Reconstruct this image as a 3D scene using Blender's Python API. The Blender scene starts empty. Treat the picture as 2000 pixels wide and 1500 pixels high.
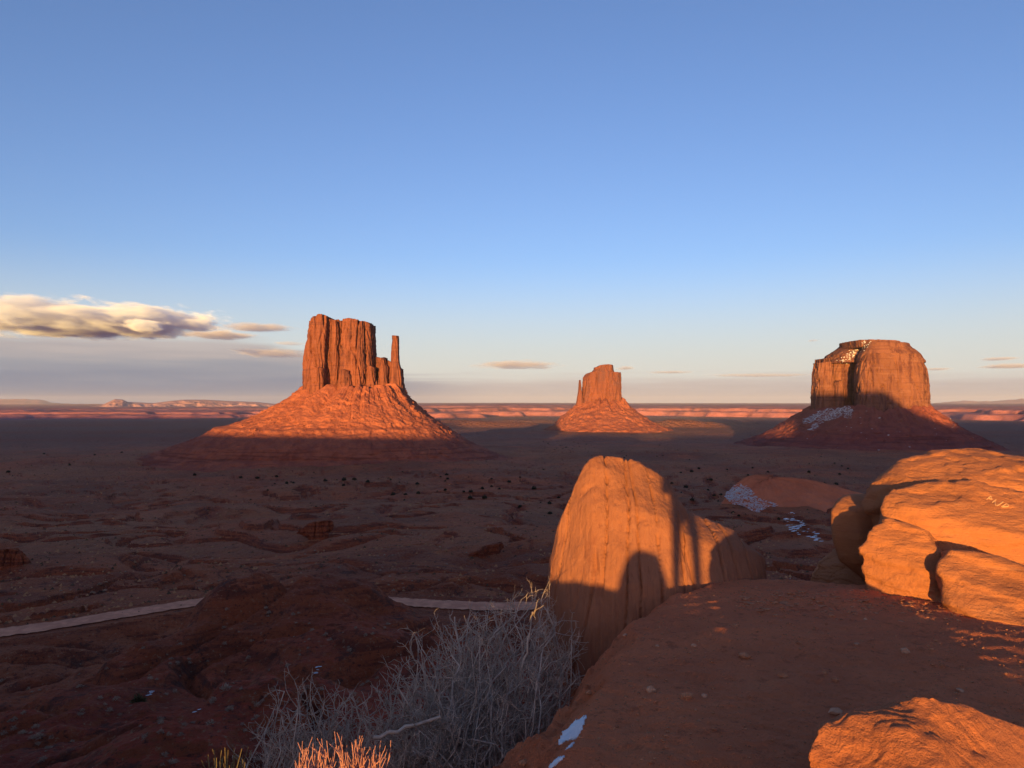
import bpy, bmesh, math, random
import numpy as np

# ------------------------------------------------------------------ camera, sky, sun, exposure
scene = bpy.context.scene
COL = scene.collection
LENS, FPX, HORIZON = 26.0, 26.0 / 36.0 * 2000.0, 785.0
PITCH = math.atan((HORIZON - 750.0) / FPX)
EYE = 1.7
cam = bpy.data.cameras.new('camera')
cam_obj = bpy.data.objects.new('camera', cam)
COL.objects.link(cam_obj)
cam_obj.location = (0, 0, EYE)
cam_obj.rotation_euler = (math.pi / 2 + PITCH, 0, 0)
cam.lens = LENS
cam.sensor_width = 36.0
cam.clip_start = 0.05
cam.clip_end = 300000.0
scene.camera = cam_obj

SUN_EL, SUN_AZ = math.radians(2.8), math.radians(10.9)      # the light travels towards azimuth +10.9 deg (right of the view axis)
TAN_EL = math.tan(SUN_EL)

world = bpy.data.worlds.new('World')
scene.world = world
world.use_nodes = True


def build_world():
    nt = world.node_tree
    N, L = nt.nodes, nt.links
    bg = N['Background']
    bg.inputs[1].default_value = 0.15
    sky = N.new('ShaderNodeTexSky')
    sky.sky_type = 'NISHITA'
    sky.sun_disc = False
    sky.sun_elevation = SUN_EL
    sky.sun_rotation = math.pi + SUN_AZ
    sky.altitude = 1700
    sky.air_density, sky.dust_density, sky.ozone_density = 1.0, 2.5, 2.2
    tint = N.new('ShaderNodeMix'); tint.data_type = 'RGBA'; tint.blend_type = 'MULTIPLY'
    tint.inputs[0].default_value = 1.0
    tint.inputs[7].default_value = (1.22, 1.06, 1.27, 1)
    L.new(sky.outputs[0], tint.inputs[6])
    tc = N.new('ShaderNodeTexCoord')
    sep = N.new('ShaderNodeSeparateXYZ'); L.new(tc.outputs['Generated'], sep.inputs[0])

    def m(op, a, b=None, c=None):
        n = N.new('ShaderNodeMath'); n.operation = op
        for i, v in enumerate((a, b, c)):
            if v is None: continue
            if isinstance(v, (int, float)): n.inputs[i].default_value = v
            else: L.new(v, n.inputs[i])
        return n.outputs[0]

    def ss(v, a, b):
        n = N.new('ShaderNodeMapRange'); n.interpolation_type = 'SMOOTHSTEP'
        L.new(v, n.inputs[0]); n.inputs[1].default_value = a; n.inputs[2].default_value = b
        return n.outputs[0]

    el = sep.outputs[2]
    # streaky stretched noise that breaks up the edge of the low cloud bank
    mp = N.new('ShaderNodeMapping'); mp.inputs['Scale'].default_value = (5, 5, 85); L.new(tc.outputs['Generated'], mp.inputs[0])
    nz = N.new('ShaderNodeTexNoise'); nz.inputs['Scale'].default_value = 1.0; nz.inputs['Detail'].default_value = 7; L.new(mp.outputs[0], nz.inputs[0])
    mp2 = N.new('ShaderNodeMapping'); mp2.inputs['Scale'].default_value = (14, 14, 300); L.new(tc.outputs['Generated'], mp2.inputs[0])
    nz2 = N.new('ShaderNodeTexNoise'); nz2.inputs['Scale'].default_value = 1.0; nz2.inputs['Detail'].default_value = 5; L.new(mp2.outputs[0], nz2.inputs[0])
    away = m('ADD', m('MULTIPLY', sep.outputs[0], math.sin(SUN_AZ)), m('MULTIPLY', sep.outputs[1], math.cos(SUN_AZ)))
    opp = ss(away, -0.45, 0.25)
    left = ss(sep.outputs[0], -0.12, -0.34)
    top = m('ADD', m('MULTIPLY', left, 0.046), 0.034)
    wob = m('ADD', m('MULTIPLY', m('SUBTRACT', nz.outputs[0], 0.5), 0.034), m('MULTIPLY', m('SUBTRACT', nz2.outputs[0], 0.5), 0.012))
    edge = m('SUBTRACT', m('ADD', top, wob), el)
    fac = m('MULTIPLY', m('MULTIPLY', ss(edge, -0.006, 0.014), 0.92), opp)
    fac2 = m('MULTIPLY', m('MULTIPLY', ss(el, 0.20, 0.015), 0.80), opp)
    ramp = N.new('ShaderNodeValToRGB')
    L.new(m('MULTIPLY_ADD', m('SUBTRACT', nz2.outputs[0], 0.5), 0.5, m('MULTIPLY', el, 13.0)), ramp.inputs[0])
    cr = ramp.color_ramp
    k = 1 / 0.15 / 2.0
    cols = [(0.0, (0.55, 0.455, 0.415)), (0.2, (0.545, 0.455, 0.42)), (0.35, (0.58, 0.49, 0.45)), (0.5, (0.62, 0.54, 0.49)), (1.0, (0.62, 0.54, 0.49))]
    while len(cr.elements) < len(cols): cr.elements.new(0.5)
    for e, (p, c) in zip(cr.elements, cols):
        e.position = p; e.color = (c[0], c[1], c[2], 1)
    sc_ = N.new('ShaderNodeMix'); sc_.data_type = 'RGBA'; sc_.blend_type = 'MULTIPLY'; sc_.inputs[0].default_value = 1; sc_.clamp_result = False
    L.new(ramp.outputs[0], sc_.inputs[6]); sc_.inputs[7].default_value = (k, k, k, 1)
    pale = N.new('ShaderNodeMix'); pale.data_type = 'RGBA'; L.new(fac2, pale.inputs[0]); L.new(tint.outputs[2], pale.inputs[6])
    pale.inputs[7].default_value = (0.71 * k, 0.70 * k, 0.68 * k, 1)
    grey = N.new('ShaderNodeValToRGB')
    L.new(m('MULTIPLY_ADD', m('SUBTRACT', nz.outputs[0], 0.5), 0.7, m('MULTIPLY', el, 11.0)), grey.inputs[0])
    gcols = [(0.0, (0.19, 0.215, 0.305)), (0.25, (0.225, 0.245, 0.325)), (0.5, (0.32, 0.32, 0.365)), (0.75, (0.47, 0.41, 0.405)), (1.0, (0.56, 0.50, 0.48))]
    while len(grey.color_ramp.elements) < len(gcols): grey.color_ramp.elements.new(0.5)
    for e, (p, c) in zip(grey.color_ramp.elements, gcols):
        e.position = p; e.color = (c[0] * k, c[1] * k, c[2] * k, 1)
    band = N.new('ShaderNodeMix'); band.data_type = 'RGBA'; L.new(ss(sep.outputs[0], 0.0, -0.22), band.inputs[0]); L.new(sc_.outputs[2], band.inputs[6]); L.new(grey.outputs[0], band.inputs[7])
    mx = N.new('ShaderNodeMix'); mx.data_type = 'RGBA'; L.new(fac, mx.inputs[0]); L.new(pale.outputs[2], mx.inputs[6]); L.new(band.outputs[2], mx.inputs[7])
    L.new(mx.outputs[2], bg.inputs[0])


build_world()
sun = bpy.data.lights.new('sun', 'SUN')
sun_obj = bpy.data.objects.new('sun', sun)
COL.objects.link(sun_obj)
sun.energy = 5.0
sun.color = (1.0, 0.58, 0.155)
sun.angle = math.radians(0.5)
sun_obj.location = (-20, -120, 40)
sun_obj.rotation_euler = (math.pi / 2 - SUN_EL, 0, -SUN_AZ)   # -Z of the lamp points along the light's travel

vs = scene.view_settings
vs.view_transform = 'Standard'
vs.look = 'None'
vs.gamma = 1.0
vs.use_curve_mapping = False
vs.exposure = 1.0
scene.cycles.use_denoising = True
scene.cycles.max_bounces = 5
scene.cycles.volume_bounces = 8
scene.cycles.diffuse_bounces = 3

# ------------------------------------------------------------------ numeric helpers
RNG = np.random.RandomState(11)
PERM = np.concatenate([RNG.permutation(256)] * 3)
_g = RNG.normal(size=(256, 3)); GRAD3 = (_g / np.linalg.norm(_g, axis=1)[:, None]).astype(np.float32)
_a = RNG.uniform(0, 2 * np.pi, 256); GRAD2 = np.stack([np.cos(_a), np.sin(_a)], 1).astype(np.float32)


def perlin2(x, y):
    x = np.asarray(x, float); y = np.asarray(y, float)
    xi, yi = np.floor(x), np.floor(y)
    fx, fy = (x - xi).astype(np.float32), (y - yi).astype(np.float32)
    xi, yi = xi.astype(np.int64) & 255, yi.astype(np.int64) & 255
    u, v = fx * fx * fx * (fx * (fx * 6 - 15) + 10), fy * fy * fy * (fy * (fy * 6 - 15) + 10)

    def g(i, j):
        h = PERM[PERM[(xi + i) & 255] + ((yi + j) & 255)]
        gr = GRAD2[h]
        return gr[..., 0] * (fx - i) + gr[..., 1] * (fy - j)
    a = g(0, 0); b = g(1, 0); c = g(0, 1); d = g(1, 1)
    r = a + u * (b - a)
    return (r + v * ((c + u * (d - c)) - r)) * 1.4


def perlin3(x, y, z):
    x, y, z = np.broadcast_arrays(np.asarray(x, float), np.asarray(y, float), np.asarray(z, float))
    xi, yi, zi = np.floor(x), np.floor(y), np.floor(z)
    fx, fy, fz = (x - xi).astype(np.float32), (y - yi).astype(np.float32), (z - zi).astype(np.float32)
    xi, yi, zi = xi.astype(np.int64) & 255, yi.astype(np.int64) & 255, zi.astype(np.int64) & 255
    f = lambda t: t * t * t * (t * (t * 6 - 15) + 10)
    u, v, w = f(fx), f(fy), f(fz)

    def g(i, j, k):
        h = PERM[PERM[PERM[(xi + i) & 255] + ((yi + j) & 255)] + ((zi + k) & 255)]
        gr = GRAD3[h]
        return gr[..., 0] * (fx - i) + gr[..., 1] * (fy - j) + gr[..., 2] * (fz - k)
    l = lambda a, b, t: a + t * (b - a)
    return l(l(l(g(0, 0, 0), g(1, 0, 0), u), l(g(0, 1, 0), g(1, 1, 0), u), v),
             l(l(g(0, 0, 1), g(1, 0, 1), u), l(g(0, 1, 1), g(1, 1, 1), u), v), w) * 1.5


def fbm2(x, y, o=4, gain=0.5):
    s, a = 0, 1.0
    for i in range(o):
        s = s + a * perlin2(x * 2 ** i + 17.3 * i, y * 2 ** i - 9.1 * i); a *= gain
    return s


def fbm3(x, y, z, o=4, gain=0.5):
    s, a = 0, 1.0
    for i in range(o):
        s = s + a * perlin3(x * 2 ** i + 17.3 * i, y * 2 ** i - 9.1 * i, z * 2 ** i + 5.7 * i); a *= gain
    return s


def sstep(a, b, x):
    t = np.clip((x - a) / (b - a), 0, 1)
    return t * t * (3 - 2 * t)


def ray(px, py):
    u, v = (np.asarray(px, float) - 1000.0) / FPX, (750.0 - np.asarray(py, float)) / FPX
    return u, math.cos(PITCH) - v * math.sin(PITCH), math.sin(PITCH) + v * math.cos(PITCH)


def at(px, py, D):
    """the point at forward distance D that lies in direction (px, py) of the 2000 x 1500 survey frame"""
    u, y, z = ray(px, py)
    k = D / y
    return u * k, np.broadcast_to(D, np.shape(u * k)) * 1.0, EYE + z * k


def proj(x, y, z):
    z = z - EYE
    c, s = math.cos(PITCH), math.sin(PITCH)
    d = y * c + z * s
    v = -y * s + z * c
    return 1000 + FPX * x / d, 750 - FPX * v / d


# ------------------------------------------------------------------ mesh helpers
def link(name, me, mat=None, parent=None):
    o = bpy.data.objects.new(name, me)
    COL.objects.link(o)
    if me is not None and mat is not None and len(me.materials) == 0: me.materials.append(mat)
    if parent is not None: o.parent = parent
    return o


def make_mesh(name, V, F, smooth=True):
    """V (n,3); F a list of index arrays, each (k,3) or (k,4)"""
    if not isinstance(F, (list, tuple)): F = [F]
    V = np.asarray(V, np.float32).reshape(-1, 3)
    me = bpy.data.meshes.new(name)
    me.vertices.add(len(V)); me.vertices.foreach_set('co', V.ravel())
    F = [np.asarray(f, np.int32) for f in F if len(f)]
    loops = np.concatenate([f.ravel() for f in F])
    sizes = np.concatenate([np.full(len(f), f.shape[1], np.int32) for f in F])
    starts = np.concatenate([[0], np.cumsum(sizes)[:-1]]).astype(np.int32)
    me.loops.add(len(loops)); me.loops.foreach_set('vertex_index', loops)
    me.polygons.add(len(sizes)); me.polygons.foreach_set('loop_start', starts); me.polygons.foreach_set('loop_total', sizes)
    me.polygons.foreach_set('use_smooth', np.full(len(sizes), smooth))
    me.update(calc_edges=True)
    return me


def grid_faces(n, m, wrap=False, off=0):
    """n rows, m columns"""
    i, j = np.meshgrid(np.arange(n - 1), np.arange(m if wrap else m - 1), indexing='ij')
    j2 = (j + 1) % m
    return np.stack([i * m + j, i * m + j2, (i + 1) * m + j2, (i + 1) * m + j], -1).reshape(-1, 4) + off


def empty(name, loc=(0, 0, 0)):
    o = bpy.data.objects.new(name, None)
    COL.objects.link(o); o.location = loc
    o.empty_display_size = 0.2
    return o


def tag(o, label=None, cat=None, group=None, kind=None):
    if label: o['label'] = label
    if cat: o['category'] = cat
    if group: o['group'] = group
    if kind: o['kind'] = kind
    return o


def child(name, V, F, mat, parent, smooth=True):
    """a part whose mesh is given in world coordinates under a parent that is only moved"""
    V = np.asarray(V, float).reshape(-1, 3) - np.array(parent.location)
    return link(name, make_mesh(name, V, F, smooth), mat, parent)


# ------------------------------------------------------------------ materials
def nodes_of(name):
    m = bpy.data.materials.new(name); m.use_nodes = True
    nt = m.node_tree
    b = nt.nodes['Principled BSDF']
    b.inputs['Roughness'].default_value = 0.9
    b.inputs['Specular IOR Level'].default_value = 0.15
    return m, nt, b


class G:
    """small node-graph writer"""
    def __init__(s, nt):
        s.nt = nt; s.pos = nt.nodes.new('ShaderNodeNewGeometry').outputs['Position']

    def lk(s, v, sock):
        if isinstance(v, (int, float)): sock.default_value = v
        elif isinstance(v, tuple): sock.default_value = v if len(v) == 4 else (*v, 1)
        else: s.nt.links.new(v, sock)

    def noise(s, scale, detail=6, rough=0.55, vec=None, mapping=(1, 1, 1), dist=0.0, rot=(0, 0, 0)):
        mp = s.nt.nodes.new('ShaderNodeMapping'); mp.inputs['Scale'].default_value = mapping; mp.inputs['Rotation'].default_value = rot
        s.nt.links.new(vec or s.pos, mp.inputs[0])
        n = s.nt.nodes.new('ShaderNodeTexNoise')
        n.inputs['Scale'].default_value = scale; n.inputs['Detail'].default_value = detail
        n.inputs['Roughness'].default_value = rough; n.inputs['Distortion'].default_value = dist
        s.nt.links.new(mp.outputs[0], n.inputs[0])
        return n.outputs[0]

    def voro(s, scale, mapping=(1, 1, 1), feature='F1'):
        mp = s.nt.nodes.new('ShaderNodeMapping'); mp.inputs['Scale'].default_value = mapping
        s.nt.links.new(s.pos, mp.inputs[0])
        n = s.nt.nodes.new('ShaderNodeTexVoronoi'); n.feature = feature; n.inputs['Scale'].default_value = scale
        s.nt.links.new(mp.outputs[0], n.inputs[0])
        return n.outputs[0]

    def rng(s, v, a, b, lo=0.0, hi=1.0):
        n = s.nt.nodes.new('ShaderNodeMapRange'); n.interpolation_type = 'SMOOTHSTEP'
        s.lk(v, n.inputs[0])
        for i, q in zip((1, 2, 3, 4), (a, b, lo, hi)): n.inputs[i].default_value = q
        return n.outputs[0]

    def math(s, op, a, b):
        n = s.nt.nodes.new('ShaderNodeMath'); n.operation = op
        s.lk(a, n.inputs[0]); s.lk(b, n.inputs[1])
        return n.outputs[0]

    def mix(s, f, a, b, mode='MIX'):
        n = s.nt.nodes.new('ShaderNodeMix'); n.data_type = 'RGBA'; n.blend_type = mode
        s.lk(f, n.inputs[0]); s.lk(a, n.inputs[6]); s.lk(b, n.inputs[7])
        return n.outputs[2]

    def bump(s, h, dist, strength=1.0, prev=None):
        n = s.nt.nodes.new('ShaderNodeBump'); n.inputs['Strength'].default_value = strength
        n.inputs['Distance'].default_value = dist
        s.nt.links.new(h, n.inputs['Height'])
        if prev is not None: s.nt.links.new(prev, n.inputs['Normal'])
        return n.outputs[0]

    def slope(s):
        n = s.nt.nodes.new('ShaderNodeSeparateXYZ')
        g = s.nt.nodes.new('ShaderNodeNewGeometry')
        s.nt.links.new(g.outputs['True Normal'], n.inputs[0])
        return n.outputs[2]


def butte_rock(name, u, base, dark, pale):
    """massive sandstone: u = size of one survey pixel on it in metres; vertical varnish streaks, thin beds"""
    m, nt, b = nodes_of(name); g = G(nt)
    big = g.noise(1 / (38 * u), 4)
    c = g.mix(g.rng(big, 0.35, 0.68), base, tuple(v * 0.8 for v in base))
    streak = g.noise(1 / (7 * u), 6, 0.6, mapping=(1, 1, 0.09))
    patch = g.noise(1 / (30 * u), 4, mapping=(1, 1, 0.6))
    var = g.math('MULTIPLY', g.rng(streak, 0.44, 0.60), g.rng(patch, 0.40, 0.58))
    c = g.mix(g.math('MULTIPLY', var, 0.9), c, dark)
    beds = g.noise(1 / (5 * u), 5, 0.6, mapping=(0.06, 0.06, 1.3))
    c = g.mix(g.math('MULTIPLY', g.rng(beds, 0.56, 0.66), 0.35), c, pale)
    c = g.mix(g.math('MULTIPLY', g.rng(beds, 0.44, 0.36), 0.45), c, dark)
    scar = g.noise(1 / (9 * u), 5, 0.65, dist=0.6)
    c = g.mix(g.math('MULTIPLY', g.rng(scar, 0.62, 0.70), 0.45), c, pale)
    nt.links.new(c, b.inputs['Base Color'])
    h = g.math('ADD', g.noise(1 / (3.2 * u), 7, 0.62, mapping=(1, 1, 0.35)), g.math('MULTIPLY', beds, 0.6))
    nt.links.new(g.bump(h, 2.2 * u, 0.9), b.inputs['Normal'])
    return m


def talus_rock(name, u, base, dark, pale, beds_below=None):
    m, nt, b = nodes_of(name); g = G(nt)
    c = g.mix(g.rng(g.noise(1 / (24 * u), 6, 0.6), 0.36, 0.66), base, dark)
    beds = g.noise(1 / (4.5 * u), 4, 0.6, mapping=(0.04, 0.04, 1.2))
    bf = g.math('MULTIPLY', g.rng(beds, 0.5, 0.6), 0.7)
    if beds_below is not None:
        sx = nt.nodes.new('ShaderNodeSeparateXYZ'); nt.links.new(g.pos, sx.inputs[0])
        bf = g.math('MULTIPLY', bf, g.rng(sx.outputs[2], beds_below + 8, beds_below - 6, 0.12, 1.0))
    c = g.mix(bf, c, tuple(v * 0.7 for v in dark))
    sp = g.noise(1 / (1.6 * u), 4, 0.7)
    c = g.mix(g.math('MULTIPLY', g.rng(sp, 0.60, 0.70), 0.5), c, pale)
    c = g.mix(g.math('MULTIPLY', g.rng(sp, 0.42, 0.34), 0.5), c, tuple(v * 0.55 for v in dark))
    nt.links.new(c, b.inputs['Base Color'])
    h = g.math('ADD', g.noise(1 / (2.6 * u), 8, 0.7), g.math('MULTIPLY', beds, 0.4))
    nt.links.new(g.bump(h, 2.0 * u, 1.0), b.inputs['Normal'])
    return m


def boulder_rock(name, base, dark, pale, stripes='vertical', fine=1.0):
    m, nt, b = nodes_of(name); g = G(nt)
    c = g.mix(g.rng(g.noise(0.9, 5), 0.35, 0.68), base, tuple(v * 0.82 for v in base))
    if stripes == 'vertical':
        st = g.noise(9.0, 6, 0.6, mapping=(1.2, 0.5, 0.045), rot=(0, 0.05, 0))
        st2 = g.noise(34.0, 3, 0.55, mapping=(1.2, 0.5, 0.022), rot=(0, 0.04, 0))
    else:
        st = g.noise(5.0, 6, 0.6, mapping=(0.25, 0.25, 1.6), rot=(0.12, 0.22, 0), dist=0.4)
        st2 = g.noise(16.0, 5, 0.6, mapping=(0.2, 0.2, 1.6), rot=(0.12, 0.22, 0), dist=0.3)
    c = g.mix(g.math('MULTIPLY', g.rng(st, 0.52, 0.70), 0.55), c, dark)
    c = g.mix(g.math('MULTIPLY', g.rng(st2, 0.58, 0.72), 0.5), c, dark)
    c = g.mix(g.math('MULTIPLY', g.rng(st2, 0.42, 0.30), 0.35), c, pale)
    fl = g.noise(26.0, 6, 0.7)
    c = g.mix(g.math('MULTIPLY', g.rng(fl, 0.66, 0.74), 0.4), c, pale)
    nt.links.new(c, b.inputs['Base Color'])
    h = g.math('ADD', g.math('MULTIPLY', st2, 0.9), g.math('MULTIPLY', g.noise(22.0, 9, 0.68), 0.9 * fine))
    h = g.math('ADD', h, g.math('MULTIPLY', g.noise(120.0, 4, 0.6), 0.22))
    nt.links.new(g.bump(h, 0.026 if stripes != 'vertical' else 0.016, 1.0), b.inputs['Normal'])
    return m


SOIL, SOIL_DARK, SOIL_ORANGE = (0.500, 0.135, 0.054), (0.300, 0.072, 0.034), (0.60, 0.160, 0.050)
SCRUB_TAN, SCRUB_GREY = (0.46, 0.180, 0.080), (0.31, 0.125, 0.062)


def valley_ground():
    m, nt, b = nodes_of('valley_soil'); g = G(nt)
    sl = g.slope()
    c = g.mix(g.rng(g.noise(0.012, 7, 0.6), 0.36, 0.64), SOIL, SOIL_DARK)
    c = g.mix(g.math('MULTIPLY', g.rng(g.noise(0.035, 6, 0.6, dist=0.5), 0.58, 0.70), 0.7), c, SOIL_ORANGE)
    # scrub cover grows on flat ground away from the camera's slope
    ln = g.nt.nodes.new('ShaderNodeVectorMath'); ln.operation = 'LENGTH'; g.nt.links.new(g.pos, ln.inputs[0])
    dist = ln.outputs['Value']
    cover = g.math('MULTIPLY', g.rng(g.noise(0.006, 6, 0.6), 0.34, 0.56), g.rng(dist, 180, 600))
    cover = g.math('MULTIPLY', cover, g.rng(sl, 0.90, 0.985))
    tuft = g.noise(0.55, 6, 0.75, mapping=(1, 0.6, 1))
    cov = g.math('MULTIPLY', cover, g.rng(tuft, 0.36, 0.58, 0.25, 1.0))
    scr = g.mix(g.rng(g.noise(0.0035, 5), 0.42, 0.6), SCRUB_TAN, SCRUB_GREY)
    c = g.mix(g.math('MULTIPLY', cov, 0.9), c, scr)
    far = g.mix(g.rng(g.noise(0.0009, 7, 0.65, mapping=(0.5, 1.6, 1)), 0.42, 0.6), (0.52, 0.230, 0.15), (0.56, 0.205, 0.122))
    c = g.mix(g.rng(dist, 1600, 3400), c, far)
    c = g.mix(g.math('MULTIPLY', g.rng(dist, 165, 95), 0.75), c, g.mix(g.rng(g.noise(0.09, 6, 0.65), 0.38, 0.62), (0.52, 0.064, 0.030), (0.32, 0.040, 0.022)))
    # bare strata on the steep steps
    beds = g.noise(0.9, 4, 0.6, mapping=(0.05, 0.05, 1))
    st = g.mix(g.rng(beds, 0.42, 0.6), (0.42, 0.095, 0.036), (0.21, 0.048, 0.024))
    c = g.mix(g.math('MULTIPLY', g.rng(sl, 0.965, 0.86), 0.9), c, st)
    # stones, tufts and dark scrub dots
    sp = g.noise(1.3, 6, 0.78)
    c = g.mix(g.math('MULTIPLY', g.rng(sp, 0.57, 0.65), 0.7), c, (0.46, 0.25, 0.135))
    c = g.mix(g.math('MULTIPLY', g.rng(sp, 0.45, 0.37), 0.8), c, (0.075, 0.028, 0.02))
    sp2 = g.noise(0.16, 6, 0.78)
    c = g.mix(g.math('MULTIPLY', g.rng(sp2, 0.46, 0.36), 0.7), c, (0.085, 0.036, 0.026))
    nt.links.new(c, b.inputs['Base Color'])
    h = g.math('ADD', g.noise(0.5, 9, 0.72), g.math('MULTIPLY', g.noise(0.05, 7, 0.65), 6.0))
    nb = g.bump(h, 1.7, 1.0)
    fh = g.math('MULTIPLY', g.noise(0.03, 5, 0.6), g.rng(dist, 1800, 3600))
    nt.links.new(g.bump(fh, 120.0, 1.0, nb), b.inputs['Normal'])
    return m


def ledge_ground():
    m, nt, b = nodes_of('trodden_red_soil'); g = G(nt)
    c = g.mix(g.rng(g.noise(0.9, 7, 0.65), 0.36, 0.64), (0.85, 0.250, 0.105), (0.72, 0.205, 0.088))
    c = g.mix(g.math('MULTIPLY', g.rng(g.noise(2.6, 7, 0.7, mapping=(0.6, 1.2, 1)), 0.52, 0.68), 0.6), c, (0.78, 0.26, 0.115))
    c = g.mix(g.math('MULTIPLY', g.rng(g.noise(9.0, 6, 0.75), 0.46, 0.34), 0.5), c, (0.36, 0.088, 0.040))
    sp = g.noise(45.0, 4, 0.7)
    c = g.mix(g.math('MULTIPLY', g.rng(sp, 0.62, 0.70), 0.6), c, (0.34, 0.19, 0.12))
    c = g.mix(g.math('MULTIPLY', g.rng(sp, 0.38, 0.30), 0.6), c, (0.16, 0.05, 0.03))
    nt.links.new(c, b.inputs['Base Color'])
    h = g.math('ADD', g.noise(6.0, 9, 0.74), g.math('MULTIPLY', g.noise(60.0, 5, 0.7), 0.25))
    nt.links.new(g.bump(h, 0.10, 1.0), b.inputs['Normal'])
    return m


def simple(name, c1, c2, scale, bump=0.0, bscale=10.0, rough=0.9, spec=0.15):
    m, nt, b = nodes_of(name); g = G(nt)
    c = g.mix(g.rng(g.noise(scale, 5, 0.6), 0.35, 0.65), c1, c2)
    nt.links.new(c, b.inputs['Base Color'])
    b.inputs['Roughness'].default_value = rough; b.inputs['Specular IOR Level'].default_value = spec
    if bump: nt.links.new(g.bump(g.noise(bscale, 7, 0.65), bump, 0.9), b.inputs['Normal'])
    return m


RED, RED_DARK, RED_PALE = (0.252, 0.081, 0.052), (0.106, 0.036, 0.032), (0.248, 0.094, 0.064)
TAL, TAL_DARK, TAL_PALE = (0.412, 0.126, 0.070), (0.288, 0.085, 0.055), (0.515, 0.200, 0.140)
M = dict(
    butte_near=butte_rock('red_sandstone_near', 1.04, RED, RED_DARK, RED_PALE),
    butte_mid=butte_rock('red_sandstone_mid', 1.55, (0.251, 0.097, 0.061), RED_DARK, (0.314, 0.144, 0.105)),
    butte_far=butte_rock('red_sandstone_far', 2.6, RED, (0.155, 0.060, 0.055), RED_PALE),
    talus_near=talus_rock('talus_near', 1.04, TAL, TAL_DARK, TAL_PALE, -80),
    talus_mid=talus_rock('talus_mid', 1.55, (0.312, 0.089, 0.061), (0.230, 0.063, 0.048), (0.377, 0.159, 0.139), -84),
    talus_far=talus_rock('talus_far', 2.6, TAL, TAL_DARK, TAL_PALE, -130),
    boulder=boulder_rock('striped_sandstone', (0.365, 0.138, 0.069), (0.231, 0.076, 0.041), (0.407, 0.176, 0.098)),
    outcrop=boulder_rock('bedded_sandstone', (0.499, 0.182, 0.073), (0.365, 0.124, 0.053), (0.557, 0.236, 0.106), 'beds'),
    corner=boulder_rock('rough_sandstone', (0.579, 0.191, 0.083), (0.401, 0.122, 0.057), (0.668, 0.274, 0.137), 'beds', 1.6),
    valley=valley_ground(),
    ledge=ledge_ground(),
    road=simple('graded_dirt', (0.78, 0.31, 0.17), (0.60, 0.22, 0.12), 0.45, 0.15, 1.2),
    snow=simple('old_snow', (0.80, 0.82, 0.85), (0.68, 0.70, 0.74), 3.0, 0.03, 9.0),
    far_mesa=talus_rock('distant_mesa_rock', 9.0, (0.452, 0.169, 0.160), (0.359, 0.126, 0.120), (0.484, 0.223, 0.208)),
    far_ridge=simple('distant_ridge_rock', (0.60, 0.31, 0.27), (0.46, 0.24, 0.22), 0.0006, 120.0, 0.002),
    sand=simple('orange_sand', (0.62, 0.19, 0.09), (0.52, 0.155, 0.075), 0.05, 0.6, 0.2),
    twig=simple('dead_twig_bark', (0.60, 0.44, 0.33), (0.34, 0.24, 0.18), 9.0, 0.001, 200.0),
    straw=simple('pale_straw_stalk', (0.58, 0.27, 0.22), (0.44, 0.19, 0.15), 20.0),
    grass=simple('dry_grass_blade', (0.26, 0.19, 0.085), (0.19, 0.13, 0.06), 20.0),
    sage=simple('grey_sagebrush_leaf', (0.50, 0.33, 0.22), (0.34, 0.22, 0.15), 1.4),
    juniper=simple('juniper_foliage', (0.045, 0.036, 0.020), (0.075, 0.058, 0.03), 0.6),
    pebble=simple('loose_pebble', (0.50, 0.20, 0.095), (0.38, 0.125, 0.055), 14.0, 0.004, 80.0),
    stone_pale=simple('pale_stone', (0.56, 0.29, 0.17), (0.44, 0.20, 0.11), 12.0, 0.004, 60.0),
    blue=simple('blue_plastic', (0.045, 0.17, 0.42), (0.10, 0.28, 0.52), 40.0, 0.0, 10.0, 0.35, 0.5),
    green=simple('olive_leaf', (0.13, 0.10, 0.04), (0.08, 0.06, 0.03), 4.0),
    scrub_pale=simple('dry_scrub_pale', (0.50, 0.225, 0.10), (0.38, 0.165, 0.075), 0.05),
    scrub_dark=simple('dry_scrub_dark', (0.10, 0.055, 0.03), (0.16, 0.08, 0.04), 0.05),
    cloth=simple('dark_clothing', (0.05, 0.055, 0.07), (0.08, 0.08, 0.09), 6.0),
    carved=simple('fresh_scratched_sandstone', (0.66, 0.36, 0.18), (0.60, 0.31, 0.15), 40.0),
)

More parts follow.
